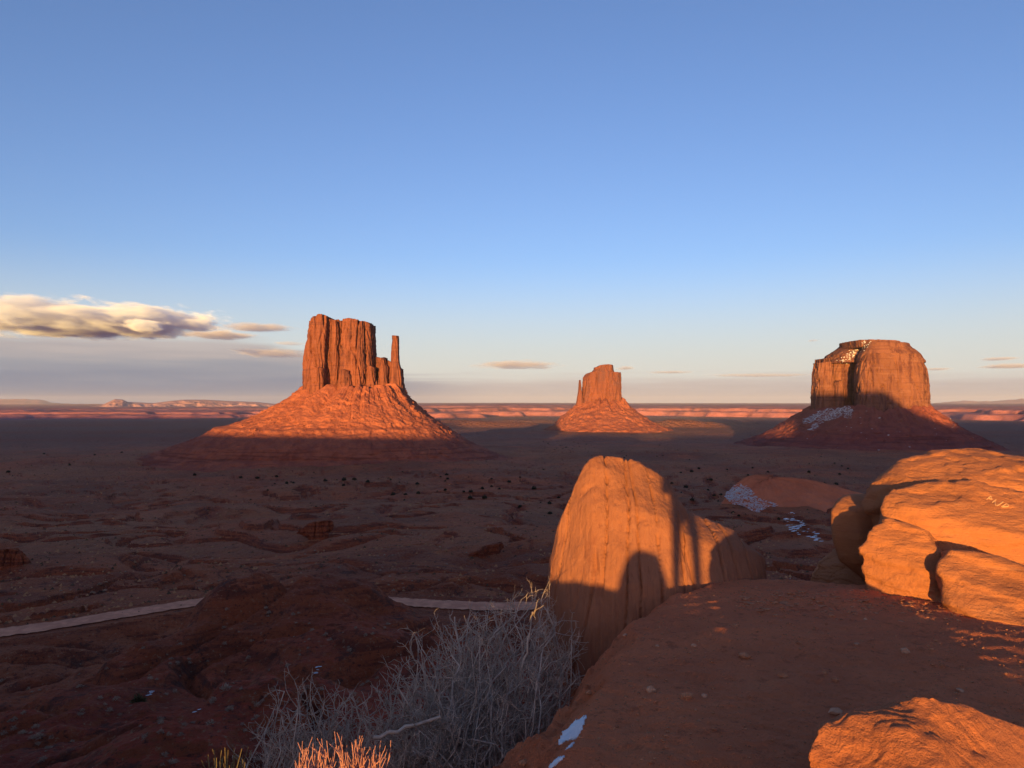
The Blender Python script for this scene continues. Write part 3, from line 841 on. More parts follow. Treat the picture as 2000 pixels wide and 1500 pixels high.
# ------------------------------------------------------------------ west butte (mitten with a thumb on its right)
def west_butte():
    D, u = 1500.0, 1.04
    root = empty('sandstone_butte', (float(at(690, 800, D)[0]), D, float(at(690, 880, D)[2])))
    tag(root, 'tall mitten-shaped red butte with a slender thumb spire on its right', 'butte')
    mt = M['butte_near']
    P = lambda nm, *a, **k: pillar(nm, D, *a, mat=mt, parent=root, u=u, **k)
    P('cliff', (-60, 116), [(778, 588, 634), (735, 588, 635), (700, 587, 636), (668, 590, 637), (640, 596, 638), (618, 600, 638)],
      [(580, 630), (598, 627), (606, 621), (614, 617), (622, 613), (632, 614), (640, 620), (650, 624)], 782, n=270, m=130, power=4.0, seed=1.0)
    P('cliff', (-42, 96), [(778, 622, 672), (700, 624, 672), (622, 630, 670)], [(610, 624), (640, 623), (650, 624), (668, 625), (690, 623)], 782, n=190, m=120, power=3.2, seed=5.0)
    P('cliff', (-50, 56), [(780, 644, 662), (720, 645, 661), (640, 646, 660), (628, 648, 658)], [(640, 628), (650, 626), (660, 627)], 782, n=110, m=110, power=3.0, seed=7.0, amp=0.7)
    P('cliff', (-59, 116), [(780, 658, 714), (740, 660, 713), (690, 661, 712), (640, 662, 711), (622, 663, 709)],
      [(640, 624), (662, 623), (680, 620.5), (697, 624), (710, 627), (730, 630)], 784, n=270, m=130, power=4.0, seed=9.0)
    P('cliff', (-38, 94), [(786, 694, 745), (735, 696, 742), (690, 700, 738), (660, 702, 736), (634, 704, 734)],
      [(690, 627), (712, 627), (722, 631), (732, 634), (745, 636)], 790, n=190, m=120, power=3.6, seed=13.0, edge=(0.1, 0.8))
    P('buttress', (-74, 46), [(778, 655, 686), (745, 658, 683), (726, 662, 679)], [(650, 728), (660, 724), (670, 721), (680, 724), (690, 730)], 784, n=90, m=60, power=3.2, seed=17.0, amp=0.7)
    P('buttress', (-73, 46), [(778, 600, 632), (745, 604, 630), (722, 608, 628)], [(600, 722), (612, 718), (621, 716), (628, 719), (640, 728)], 784, n=90, m=60, power=3.2, seed=19.0, amp=0.7)
    P('fin', (-16, 60), [(790, 720, 794), (765, 722, 791), (740, 726, 788), (715, 731, 786)], [(715, 697), (736, 697), (750, 702), (762, 706), (776, 714), (786, 724), (795, 738)], 794, n=200, m=80, power=3.2, seed=29.0, amp=0.8, edge=(0.1, 0.5))
    P('fin', (-36, 72), [(788, 726, 770), (750, 731, 766), (725, 736, 764), (708, 738, 764), (699, 741, 757)],
      [(726, 716), (736, 709), (742, 704), (744, 698), (750, 697), (753, 705), (760, 709), (764, 714), (775, 722)], 792, n=150, m=90, power=3.0, seed=23.0, amp=0.75, edge=(0.1, 0.7))
    P('fin', (-48, 46), [(788, 708, 740), (750, 712, 735), (722, 716, 730)], [(700, 726), (716, 718), (723, 714), (729, 718), (745, 732)], 792, n=110, m=70, power=3.0, seed=27.0, amp=0.7)
    P('thumb', (-26, 34), [(792, 754, 793), (776, 757, 791), (756, 759, 788), (740, 761, 786.5), (722, 763, 785), (713, 763.5, 782), (707, 763, 780.5), (690, 763.6, 779.6), (672, 764.2, 779.4), (665, 765.4, 778.4), (655, 764.6, 777.8)],
      [(755, 656), (766, 655), (776, 655), (779, 657), (795, 660)], 796, n=110, m=150, power=3.4, seed=31.0, amp=0.30, edge=(0.2, 0.5))
    o, grid = talus('talus_slope', D,
                    [(758, 600, 782), (768, 584, 792), (780, 568, 800), (795, 540, 818), (810, 512, 836), (822, 482, 854), (830, 455, 868), (834, 436, 874), (846, 420, 888), (856, 394, 906), (861, 380, 914),
                     (864, 370, 920), (882, 318, 958), (886, 306, 968), (892, 292, 985), (895, 286, 992), (903, 262, 1018), (906, 252, 1028), (914, 225, 1060), (930, 170, 1120)],
                    [(758, 74, 60), (775, 98, 80), (795, 128, 106), (830, 182, 160), (834, 196, 170), (856, 228, 205), (863, 236, 212), (882, 242, 218), (895, 270, 244), (906, 302, 274), (930, 390, 334)],
                    M['talus_near'], root, 760, 210, u, 2.0)
    # fallen blocks on the slope
    rs = np.random.RandomState(5)
    X, Y, Z = grid
    n, m = X.shape
    i = rs.randint(15, int(n * .95), 9000); j = rs.randint(0, m, 9000)
    dens = perlin3(X[i, j] / 45, Y[i, j] / 45, Z[i, j] / 20)
    ok = (Y[i, j] < D + 40) & (dens > -0.02)
    i, j = i[ok], j[ok]
    sz = 0.7 + 2.6 * rs.power(0.32, len(i)) ** 1.0 * 0.8
    V, F = rubble('r', np.stack([X[i, j], Y[i, j], Z[i, j] + 0.2 * sz], 1), sz, None, seed=6)
    tag(child('fallen_blocks', V, F, M['talus_near'], root, False), kind='stuff')


west_butte()


def east_butte():
    D, u = 3750.0, 2.6
    root = empty('sandstone_butte', (float(at(1180, 800, D)[0]), D, float(at(1180, 845, D)[2])))
    tag(root, 'farthest red butte with a short thumb on its left, small between the two larger buttes', 'butte')
    P = lambda nm, *a, **k: pillar(nm, D, *a, mat=M['butte_far'], parent=root, u=u, **k)
    P('cliff', (-90, 200), [(795, 1136, 1219), (770, 1139, 1217.5), (745, 1142, 1216), (732, 1143, 1216), (725, 1147, 1215)],
      [(1130, 735), (1146, 730), (1154, 726.5), (1165, 726), (1200, 726), (1213, 727), (1225, 731)], 800, n=240, m=90, power=3.2, seed=41.0, amp=0.62)
    P('cap_rock', (-70, 150), [(730, 1157, 1203), (722, 1159, 1201), (716, 1163, 1200)], [(1150, 719), (1160, 717), (1168, 716.5), (1172, 713), (1185, 711.5), (1198, 712), (1202, 714)], 732, n=140, m=24, power=3.0, seed=43.0, amp=0.4)
    P('thumb', (-60, 60), [(797, 1124, 1142), (775, 1128, 1141), (764, 1130, 1140), (759, 1131, 1136.5), (750, 1131.5, 1136), (743, 1132.5, 1135)], [(1126, 745), (1133, 742), (1136, 744), (1139, 757), (1143, 762)], 800, n=80, m=80, power=2.5, seed=47.0, amp=0.22)
    talus('talus_slope', D, [(782, 1138, 1216), (790, 1126, 1224), (798, 1115, 1233), (806, 1105, 1245), (815, 1096, 1258), (824, 1088, 1272), (832, 1080, 1290), (838, 1066, 1310), (846, 1040, 1340), (856, 1000, 1400)],
          [(782, 90, 90), (806, 230, 220), (832, 380, 360), (846, 480, 450), (856, 640, 600)], M['talus_far'], root, 420, 110, u, 6.0, 0.3, 0.8)


east_butte()


def merrick():
    D, u = 2240.0, 1.55
    root = empty('sandstone_butte', (float(at(1695, 800, D)[0]), D, float(at(1695, 880, D)[2])))
    tag(root, 'broad blocky butte with layered cap and dark cleft, snow at its shaded foot', 'butte')
    P = lambda nm, *a, **k: pillar(nm, D, *a, mat=M['butte_mid'], parent=root, u=u, **k)
    # left block, behind and beside the cleft
    P('cliff', (0, 200), [(830, 1583, 1700), (790, 1584, 1690), (740, 1586, 1690), (704, 1589, 1690)],
      [(1575, 705), (1588, 703), (1601, 703), (1603, 700), (1640, 697), (1690, 690)], 832, n=300, m=110, power=3.6, seed=51.0, amp=0.85, edge=(0.8, 0.5))
    P('buttress', (-30, 80), [(828, 1594, 1634), (760, 1598, 1632), (712, 1604, 1629)], [(1590, 714), (1606, 708), (1622, 706), (1632, 709), (1645, 716)], 830, n=150, m=90, power=3.4, seed=53.0, amp=0.8)
    P('buttress', (-40, 70), [(824, 1630, 1654), (790, 1632, 1653), (748, 1634, 1651)], [(1625, 752), (1634, 747), (1648, 742), (1655, 744), (1665, 750)], 830, n=100, m=80, power=3.0, seed=55.0, amp=0.5)
    # right block, standing well forward of the cleft
    P('cliff', (-170, 330), [(834, 1666, 1806), (800, 1667, 1804), (760, 1667, 1804), (735, 1667, 1803), (712, 1668, 1800), (700, 1670, 1796), (692, 1674, 1791)],
      [(1655, 704), (1668, 700), (1680, 692), (1700, 689), (1780, 691), (1790, 695), (1810, 703)], 836, n=440, m=120, power=4.2, seed=57.0, amp=0.85, edge=(0.04, 0.17), shear=0.44)
    # sloping shoulders either side of the cleft, and the thin cap
    P('shoulder', (-138, 280), [(704, 1670, 1797), (697, 1671, 1792), (690, 1673, 1788), (680, 1680, 1776), (674, 1684, 1767), (668, 1688, 1764)],
      [(1600, 668), (1800, 668)], 706, n=300, m=40, power=3.6, seed=61.0, amp=0.40, edge=(0.06, 0.20), shear=0.40)
    P('shoulder', (-36, 200), [(706, 1604, 1720), (698, 1608, 1720), (690, 1611, 1720), (680, 1628, 1720), (672, 1638, 1720), (668, 1642, 1720)],
      [(1600, 669), (1800, 668)], 708, n=200, m=40, power=2.8, seed=62.0, amp=0.40, edge=(0.7, 0.5))
    P('cap_rock', (-110, 230), [(678, 1640, 1762), (674, 1638, 1764), (665, 1636, 1764)], [(1630, 667.5), (1640, 666), (1660, 665), (1680, 662.5), (1700, 663), (1730, 664), (1762, 665.5)], 677, n=240, m=14, power=3.4, seed=63.0, amp=0.35, edge=(0.8, 0.2))
    o, grid = talus('talus_slope', D, [(796, 1590, 1800), (806, 1577, 1808), (816, 1558, 1822), (826, 1542, 1836), (834, 1530, 1846), (838, 1524, 1852), (848, 1506, 1874), (853, 1496, 1884), (862, 1470, 1902), (868, 1456, 1912), (880, 1420, 1936), (884, 1405, 1944), (896, 1360, 1990), (912, 1290, 2060)],
                    [(796, 176, 170), (816, 226, 220), (834, 268, 260), (838, 278, 266), (853, 300, 300), (868, 350, 350), (884, 410, 400), (912, 560, 520)], M['talus_mid'], root, 620, 150, u, 11.0, 0.25)
    rs = np.random.RandomState(8)
    X, Y, Z = grid; n, m = X.shape
    i = rs.randint(8, int(n * .9), 2600); j = rs.randint(0, m, 2600)
    ok = (Y[i, j] < D + 30) & (perlin3(X[i, j] / 60, Y[i, j] / 60, Z[i, j] / 30) > 0.0)
    i, j = i[ok], j[ok]
    sz = 0.9 + 4.0 * rs.power(0.3, len(i))
    V, F = rubble('r', np.stack([X[i, j], Y[i, j], Z[i, j] + 0.2 * sz], 1), sz, None, seed=9)
    tag(child('fallen_blocks', V, F, M['talus_mid'], root, False), kind='stuff')
    # snow lying on the shaded foot of the cleft
    def mask(x, y, z, px, py):
        band = sstep(0.20, 0.02, np.abs(py - (806 + (1640 - px) * 0.16)) / 90.0) * sstep(1555, 1585, px) * sstep(1672, 1656, px)
        tail = np.exp(-(((px - 1607) - (818 - py) * 1.0) / 9) ** 2) * sstep(808, 816, py) * sstep(846, 834, py)
        nz = fbm3(x / 16, y / 16, z / 9, 4, 0.65)
        return (y < D - 40) & (np.maximum(band, tail * .8) + nz * 0.55 > 0.52)
    snow_lumps('snow', 'streaky snow patch at the foot of the blocky butte', grid, mask, 2400, 1.6, 41, (2.2, 0.9), 0.7)


merrick()

# ------------------------------------------------------------------ foreground boulders
def boulder(name, prof, dep, mat, parent, n, m, power, base_py, disp, D0, dense=1.6, cap=10, cut=None):
    """prof: (py, xl, xr); dep: (py, y_front, y_back) in metres. The outline is read at each slice's own middle distance."""
    prof = sorted(prof, key=lambda q: -q[0]); pys = np.array([q[0] for q in prof], float)
    dp = sorted(dep, key=lambda q: q[0])
    YF = np.interp(pys, [q[0] for q in dp], [q[1] for q in dp]); YB = np.interp(pys, [q[0] for q in dp], [q[2] for q in dp])
    cy = 0.5 * (YF + YB)
    xl = np.array([at(q[1], q[0], c)[0] for q, c in zip(prof, cy)]).ravel(); xr = np.array([at(q[2], q[0], c)[0] for q, c in zip(prof, cy)]).ravel()
    zs = np.array([at(1000, q[0], c)[2] for q, c in zip(prof, cy)]).ravel()
    zs = np.maximum.accumulate(zs + np.arange(len(zs)) * 1e-4)
    T = (zs - zs[0]) / (zs[-1] - zs[0])
    X, Y, Z, nx, ny, t, w = loft(T, xl, xr, YF, YB, zs[0], lambda x: x * 0 + zs[-1], n, m, power, cap, dense_top=dense)
    # true normals of the smooth shape
    dXi, dYi, dZi = np.gradient(X, axis=0), np.gradient(Y, axis=0), np.gradient(Z, axis=0)
    rl = lambda q: (np.roll(q, -1, 1) - np.roll(q, 1, 1)) / 2
    A = np.stack([rl(X), rl(Y), rl(Z)], -1); B = np.stack([dXi, dYi, dZi], -1)
    Nn = np.cross(A, B); Nn /= (np.linalg.norm(Nn, axis=-1, keepdims=True) + 1e-12)
    Nn[-cap:] = (0, 0, 1)
    if cut: X, Y, Z = facets(X, Y, Z, Nn, *cut)
    d = disp(X, Y, Z, t)
    fade = np.clip(w, 0.0, 1)
    X = X + Nn[..., 0] * d; Y = Y + Nn[..., 1] * d; Z = Z + Nn[..., 2] * d
    return loft_mesh(name, X, Y, Z, mat, parent), (X, Y, Z)


def facets(X, Y, Z, N, count, depth, seed, keep=0.06, up=0.0):
    """break a rounded shape with flat fracture planes"""
    rs = np.random.RandomState(seed)
    P = np.stack([X, Y, Z], -1)
    n, m = X.shape
    size = np.ptp(P.reshape(-1, 3), axis=0)[2]
    for _ in range(count):
        i, j = rs.randint(int(n * 0.12), n - 2), rs.randint(0, m)
        q = N[i, j] + rs.normal(0, 0.22, 3) + np.array([0, 0, up]); q /= np.linalg.norm(q)
        if q[2] > 0.72: continue
        c = P[i, j] @ q - rs.uniform(0.25, 1.0) * depth
        e = P @ q - c
        far = np.linalg.norm(P - P[i, j], axis=-1) / (size * rs.uniform(0.16, 0.42))
        e = np.where(e > 0, np.minimum(e, depth * 1.6) * (1 - keep), 0) * sstep(1.0, 0.62, far)
        P = P - e[..., None] * q
    return P[..., 0], P[..., 1], P[..., 2]


def slab(name, pts, mat, parent, voxel, rounds, disp):
    """broken block of sandstone: hull of survey points (px, py, distance), evenly remeshed, worn at the edges, then given its bedding"""
    P = np.array([[float(v) for v in at(a, b, d)] for a, b, d in pts])
    bm = bmesh.new()
    for q in P: bm.verts.new(q)
    r = bmesh.ops.convex_hull(bm, input=bm.verts)
    bmesh.ops.delete(bm, geom=list({g_ for g_ in r['geom_interior'] if isinstance(g_, bmesh.types.BMVert)}), context='VERTS')
    bmesh.ops.recalc_face_normals(bm, faces=bm.faces)
    me = bpy.data.meshes.new('hull'); bm.to_mesh(me); bm.free()
    ob = bpy.data.objects.new('hull', me); COL.objects.link(ob)
    md = ob.modifiers.new('remesh', 'REMESH'); md.mode = 'VOXEL'; md.voxel_size = voxel
    ev = ob.evaluated_get(bpy.context.evaluated_depsgraph_get())
    m2 = bpy.data.meshes.new_from_object(ev)
    V = np.empty(len(m2.vertices) * 3); m2.vertices.foreach_get('co', V); V = V.reshape(-1, 3)
    E_ = np.empty(len(m2.edges) * 2, np.int32); m2.edges.foreach_get('vertices', E_); E_ = E_.reshape(-1, 2)
    F = np.empty(len(m2.loops), np.int32); m2.loops.foreach_get('vertex_index', F)
    F = F.reshape(-1, 4) if len(F) == 4 * len(m2.polygons) else None
    deg = np.bincount(E_.ravel(), minlength=len(V)).astype(float)[:, None]
    for _ in range(rounds):
        a = np.stack([np.bincount(E_[:, 0], V[E_[:, 1], k], len(V)) + np.bincount(E_[:, 1], V[E_[:, 0], k], len(V)) for k in range(3)], 1)
        V = V + 0.5 * (a / deg - V)
    n1 = np.cross(V[F[:, 2]] - V[F[:, 0]], V[F[:, 3]] - V[F[:, 1]])
    N = np.zeros_like(V)
    for k in range(4):
        for c in range(3): N[:, c] += np.bincount(F[:, k], n1[:, c], len(V))
    N /= np.linalg.norm(N, axis=1)[:, None] + 1e-12
    V = V + N * disp(V[:, 0], V[:, 1], V[:, 2], None)[:, None]
    bpy.data.objects.remove(ob); bpy.data.meshes.remove(me); bpy.data.meshes.remove(m2)
    return child(name, V, F, mat, parent)


def slab_beds(tilt, period, amp, seed, lump=0.03):
    """gentle warp, a few broken bedding steps and fine grain"""
    def f(X, Y, Z, t):
        q = (Z + tilt[0] * X + tilt[1] * Y + 0.16 * fbm3(X * 0.7 + seed, Y * 0.7, Z * 0.7, 3)) / period
        fr = q - np.floor(q)
        vary = np.clip(perlin3(X * 0.7 + seed, Y * 0.7, np.floor(q) * 1.7) * 1.6 + 0.4, 0, 1)
        step = (sstep(0.0, 0.06, fr) - sstep(0.06, 0.9, fr)) * vary
        q2 = q * 2.7 + 0.3; f2 = q2 - np.floor(q2)
        v2 = np.clip(perlin3(X * 1.1 + seed + 9, Y * 1.1, np.floor(q2) * 2.3) * 1.6, 0, 1)
        step2 = (sstep(0.0, 0.08, f2) - sstep(0.08, 0.8, f2)) * v2 * 0.45
        v = fbm3(X * 1.6 + seed, Y * 1.6, Z * 2.6 + seed, 3, 0.5) * 2.2
        flake = (np.floor(v) + sstep(0.85, 1.0, v - np.floor(v))) * 0.35
        return fbm3(X * 0.8 + seed + 2, Y * 0.8, Z * 0.8, 3) * lump + (step + step2 + flake) * amp + fbm3(X * 5 + seed, Y * 5, Z * 9, 4, 0.58) * 0.011
    return f


def flutes(X, Y, Z, t):
    s = 1.75 + (X - 1.55 - 0.05 * (Z + 0.5)) / (1 - 0.13 * (Z + 0.5)) + 0.10 * (Y - 8) * sstep(1.2, 0.7, X) + 0.03 * perlin2(Z * 1.1, X * 0.6)
    a = perlin2(s * 1.7 + 3, Z * 0.12) * 0.050
    b = perlin2(s * 5.2 + 9, Z * 0.15) * 0.008
    c = perlin2(s * 14 + 2, Z * 0.25) * 0.008
    e = perlin2(s * 37 + 2, Z * 0.35) * 0.005
    gr = -np.clip(1 - np.abs(perlin2(s * 2.9 + 21.4, Z * 0.1)) / 0.03, 0, 1) * 0.06
    gr2 = -np.clip(1 - np.abs(perlin2(s * 8.1 + 5, Z * 0.2)) / 0.05, 0, 1) * 0.010
    f = fbm3(X * 2.2, Y * 2.2, Z * 1.4, 4, 0.5) * 0.03
    chip = -np.clip(fbm3(X * 6 + 4, Y * 6, Z * 3, 3) - 0.55, 0, 1) * 0.05
    return a + b + c + e + gr + gr2 + f + chip


def bedded(tilt, period, amp, seed=0.0, lump=0.10):
    def f(X, Y, Z, t):
        q = (Z + tilt[0] * X + tilt[1] * Y + 0.22 * fbm3(X * 0.8 + seed, Y * 0.8, Z * 0.8, 3)) / period
        fr = q - np.floor(q)
        saw = (sstep(0.0, 0.12, fr) - sstep(0.12, 1.0, fr))
        vary = 0.35 + 0.9 * np.clip(perlin3(X * 0.9 + seed, Y * 0.9, np.floor(q) * 1.7) + 0.3, 0, 1)
        fr2 = q * 3.3 - np.floor(q * 3.3)
        saw2 = sstep(0.0, 0.15, fr2) - sstep(0.15, 1.0, fr2)
        jo = -np.clip(1 - np.abs(perlin3(X * 1.3 + seed, Y * 1.3, Z * 0.6 + 4)) / 0.022, 0, 1) * amp * 1.3
        jo = jo - np.clip(1 - np.abs(perlin3(X * 0.8 + seed + 50, Y * 0.8, Z * 1.6 + X * 0.5)) / 0.018, 0, 1) * amp * 1.5
        fl = fbm3(X * 3.4 + seed, Y * 3.4, Z * 6, 5, 0.55) * amp * 0.25
        big = fbm3(X * 0.9 + seed + 2, Y * 0.9, Z * 0.9, 3) * lump
        v = fbm3(X * 1.9 + seed, Y * 1.9, Z * 4.2 + seed, 4, 0.55) * 3.2
        fv = v - np.floor(v)
        flake = (np.floor(v) + sstep(0.72, 1.0, fv)) * 0.006 * lump / 0.09
        w2 = fbm3(X * 5.0 + seed, Y * 5.0, Z * 9.0, 3, 0.55) * 2.4
        flake = flake + (np.floor(w2) + sstep(0.7, 1.0, w2 - np.floor(w2))) * 0.0018
        return big + flake + (saw * vary + saw2 * 0.22) * amp + jo + fl
    return f


def foreground():
    # tall striped boulder
    root = empty('striped_boulder', (1.9, 8.4, -2.2))
    tag(root, 'tall upright boulder with vertical stripes, half sunlit, at the far edge of the ledge', 'boulder')
    slab('main_slab', [(1158, 896, 8.2), (1172, 891, 8.25), (1224, 894, 8.25), (1248, 903, 8.2), (1266, 916, 8.15), (1283, 933, 8.1), (1308, 942, 8.1), (1320, 962, 8.0), (1336, 985, 7.95), (1348, 1006, 7.9), (1136, 918, 8.15), (1118, 950, 8.05), (1096, 1003, 7.95), (1080, 1070, 7.85), (1071, 1140, 7.8), (1069, 1210, 7.75), (1086, 1290, 7.6), (1122, 1360, 7.4),
                       (1150, 1140, 7.3), (1250, 1140, 7.1), (1320, 1140, 7.05), (1352, 1140, 7.12), (1160, 1000, 7.66), (1260, 1000, 7.52), (1312, 1020, 7.44), (1130, 1340, 7.1), (1200, 1420, 6.8), (1345, 1420, 6.8),
                       (1170, 898, 9.2), (1250, 908, 9.2), (1345, 1008, 9.4), (1073, 1120, 9.5), (1082, 1280, 9.5), (1130, 1420, 9.4), (1355, 1400, 9.4)], M['boulder'], root, 0.017, 4, lambda X, Y, Z, t: flutes(X, Y, Z, t))
    slab('shoulder_slab', [(1322, 985, 8.2), (1352, 1002, 8.05), (1402, 1029, 7.95), (1427, 1033, 7.9), (1452, 1056, 7.85), (1482, 1078, 7.8), (1489, 1105, 7.75), (1497, 1140, 7.7), (1330, 1040, 7.52), (1400, 1062, 7.42), (1432, 1076, 7.46), (1340, 1140, 7.1), (1412, 1140, 7.1), (1455, 1140, 7.3), (1493, 1165, 7.62),
                           (1340, 1320, 6.9), (1450, 1320, 7.0), (1502, 1320, 7.5), (1325, 990, 9.2), (1400, 1032, 9.2), (1490, 1090, 9.0), (1330, 1320, 9.2), (1500, 1320, 9.0)], M['boulder'], root, 0.017, 4, lambda X, Y, Z, t: flutes(X, Y, Z, t) * 0.8)
    # low shadowed rock leaning on its left foot
    root = empty('leaning_rock', (0.5, 9.4, -2.4))
    tag(root, 'small dark rock wedged against the left foot of the striped boulder', 'rock')
    boulder('rock', [(1150, 1068, 1085), (1160, 1058, 1100), (1180, 1050, 1110), (1220, 1048, 1115), (1300, 1060, 1120)], [(1150, 9.2, 9.8), (1300, 9.0, 10.2)], M['boulder'], root, 120, 80, 2.4, 1300,
            bedded((0.4, 0.2), 0.25, 0.03, 3.0, 0.05), 9.2)

    # rock outcrop on the right: two bedded masses and two lobes grown together
    root = empty('rock_outcrop', (5.2, 8.0, -0.6))
    tag(root, 'large sunlit layered sandstone outcrop along the right edge', 'outcrop')
    oc = M['outcrop']
    slab('upper_slab', [(1757, 900, 8.45), (1790, 886, 8.55), (1850, 875, 8.65), (1900, 877, 8.7), (1960, 889, 8.7), (2050, 910, 8.7), (2350, 958, 8.7), (1684, 967, 8.3), (1742, 930, 8.35), (1752, 918, 8.25), (1775, 945, 7.85), (1850, 938, 7.8), (2000, 948, 7.65), (2300, 985, 7.4),
                        (1700, 1150, 8.4), (1760, 1200, 7.9), (2000, 1200, 7.6), (2300, 1220, 7.4), (1800, 900, 10.5), (1950, 900, 11.0), (2350, 970, 11.5), (1740, 1100, 10.5), (2350, 1100, 11.5)], oc, root, 0.028, 2, slab_beds((-0.16, 0.12), 0.36, 0.050, 1.0, 0.05))
    slab('lower_slab', [(1738, 959, 7.5), (1800, 942, 7.6), (1900, 940, 7.6), (2010, 957, 7.4), (2300, 1010, 7.0), (1724, 972, 7.42), (1719, 990, 7.36), (1721, 1012, 7.3), (1732, 1022, 7.25), (1800, 998, 7.12), (1900, 1022, 6.95), (2000, 1052, 6.78), (2300, 1110, 6.4),
                        (1745, 1210, 7.1), (1850, 1210, 6.85), (2000, 1210, 6.65), (2300, 1260, 6.3), (1760, 958, 9.0), (2300, 1010, 9.2), (1760, 1150, 9.0), (2300, 1150, 9.2)], oc, root, 0.026, 2, slab_beds((-0.22, 0.08), 0.30, 0.044, 7.0, 0.04))
    slab('lobe', [(1740, 1017, 6.98), (1710, 1026, 6.95), (1693, 1046, 6.92), (1678, 1072, 6.88), (1680, 1105, 6.84), (1692, 1127, 6.8), (1768, 1020, 6.92), (1804, 1040, 6.78), (1834, 1077, 6.62), (1842, 1110, 6.52), (1850, 1160, 6.42), (1752, 1075, 6.66), (1722, 1088, 6.72), (1792, 1120, 6.5),
                  (1705, 1162, 6.75), (1855, 1192, 6.36), (1705, 1240, 6.75), (1865, 1250, 6.36), (1740, 1020, 8.0), (1700, 1080, 8.0), (1850, 1080, 7.9), (1715, 1200, 8.0), (1860, 1200, 7.9)], oc, root, 0.02, 2, slab_beds((0.62, 0.1), 0.22, 0.030, 13.0, 0.03))
    slab('lobe', [(1833, 1094, 6.32), (1848, 1084, 6.38), (1900, 1086, 6.38), (1960, 1094, 6.3), (2050, 1126, 6.12), (2200, 1180, 5.9), (1829, 1112, 6.26), (1836, 1140, 6.2), (1854, 1170, 6.1), (1900, 1128, 6.12), (1960, 1150, 6.0), (2050, 1188, 5.85), (2200, 1240, 5.6),
                  (1868, 1190, 6.0), (1910, 1210, 5.84), (2000, 1221, 5.64), (2200, 1275, 5.45), (1870, 1260, 6.0), (2000, 1290, 5.66), (2200, 1340, 5.45), (1850, 1088, 7.6), (2200, 1180, 7.6), (1860, 1230, 7.6), (2200, 1260, 7.6)], oc, root, 0.02, 2, slab_beds((0.30, 0.12), 0.25, 0.034, 17.0, 0.03))
    # the three letters scratched into the face
    strokes = [[(1926, 976), (1935, 969), (1938, 977)], [(1931, 974), (1937, 975)], [(1945, 976), (1937, 982)], [(1944, 986), (1946, 988), (1952, 985), (1959, 980)], [(1943, 977), (1944, 986)], [(1955, 990), (1965, 984), (1969, 986), (1969, 989), (1957, 990)]]
    carve.append((root, strokes))

    # detached boulder left of it
    root = empty('detached_boulder', (4.3, 9.6, -0.8))
    tag(root, 'smooth rounded boulder, half in shadow, just left of the layered outcrop', 'boulder')
    slab('rock', [(1640, 974, 8.45), (1660, 966, 8.7), (1712, 963, 8.75), (1718, 964, 9.4), (1650, 968, 9.5), (1622, 996, 8.32), (1623, 1030, 8.22), (1630, 1062, 8.18), (1640, 1095, 8.18), (1662, 1113, 8.2), (1719, 980, 8.38), (1724, 1030, 8.2), (1728, 1100, 8.1), (1668, 998, 8.13), (1680, 1050, 8.04), (1690, 1100, 8.06),
                  (1695, 1138, 8.25), (1732, 1142, 8.15), (1640, 985, 9.8), (1640, 1080, 9.8), (1730, 980, 9.8), (1730, 1130, 9.8)], M['outcrop'], root, 0.024, 7, lambda X, Y, Z, t: fbm3(X * 1.5, Y * 1.5, Z * 1.5, 4) * 0.02 + fbm3(X * 7, Y * 7, Z * 7, 4, .6) * 0.005)
    root = empty('shaded_base_rock', (4.1, 9.5, -1.4))
    tag(root, 'dark shaded rock under the rounded boulder, beside the gully', 'rock')
    boulder('rock', [(1092, 1655, 1705), (1100, 1636, 1720), (1115, 1622, 1735), (1135, 1614, 1745), (1165, 1608, 1750), (1230, 1600, 1755)], [(1092, 8.3, 9.6), (1230, 7.8, 9.9)], M['outcrop'], root, 180, 110, 2.4, 1230,
            bedded((0.2, 0.2), 0.2, 0.03, 23.0, 0.06), 9.3)

    # corner boulder
    root = empty('corner_boulder', (2.3, 2.9, -0.1))
    tag(root, 'rough sunlit boulder with a central ridge in the bottom right corner', 'boulder')

    def corner(X, Y, Z, t):
        left = sstep(1.78, 1.66, X)
        rough = (fbm3(X * 3.0, Y * 3.0, Z * 3.0, 4, 0.5) * 0.022 + fbm3(X * 11, Y * 11, Z * 11, 4, 0.6) * 0.006) * (0.22 + 0.85 * left)
        v = fbm3(X * 3.2 + 5, Y * 3.2, Z * 4.5, 3, 0.55) * 2.6
        chip = (np.floor(v) + sstep(0.7, 1.0, v - np.floor(v))) * 0.008 * left
        q = (X * 0.45 + Z) / 0.05
        grain = perlin2(q, Y * 2.0) * 0.0025 * (1 - left)
        return rough + chip + grain
    slab('rock', [(1572, 1480, 2.64), (1577, 1455, 2.66), (1588, 1427, 2.7), (1614, 1407, 2.72), (1652, 1385, 2.74), (1688, 1374, 2.76), (1718, 1365, 2.77), (1790, 1363, 2.76), (1826, 1359, 2.75), (1854, 1374, 2.79), (1892, 1399, 2.86), (1955, 1431, 2.96), (2060, 1456, 3.05), (2250, 1500, 3.1),
                  (1818, 1400, 2.66), (1828, 1500, 2.44), (1836, 1620, 2.28), (1700, 1450, 2.62), (1640, 1470, 2.62), (1570, 1520, 2.62), (1568, 1680, 2.58), (1830, 1760, 2.2), (2250, 1700, 2.6), (2000, 1520, 2.7), (2150, 1560, 2.8),
                  (1640, 1420, 3.1), (1800, 1385, 3.1), (1900, 1415, 3.2), (2250, 1510, 3.3), (1600, 1560, 3.3), (2250, 1600, 3.4)], M['corner'], root, 0.011, 3, corner)


carve = []
foreground()


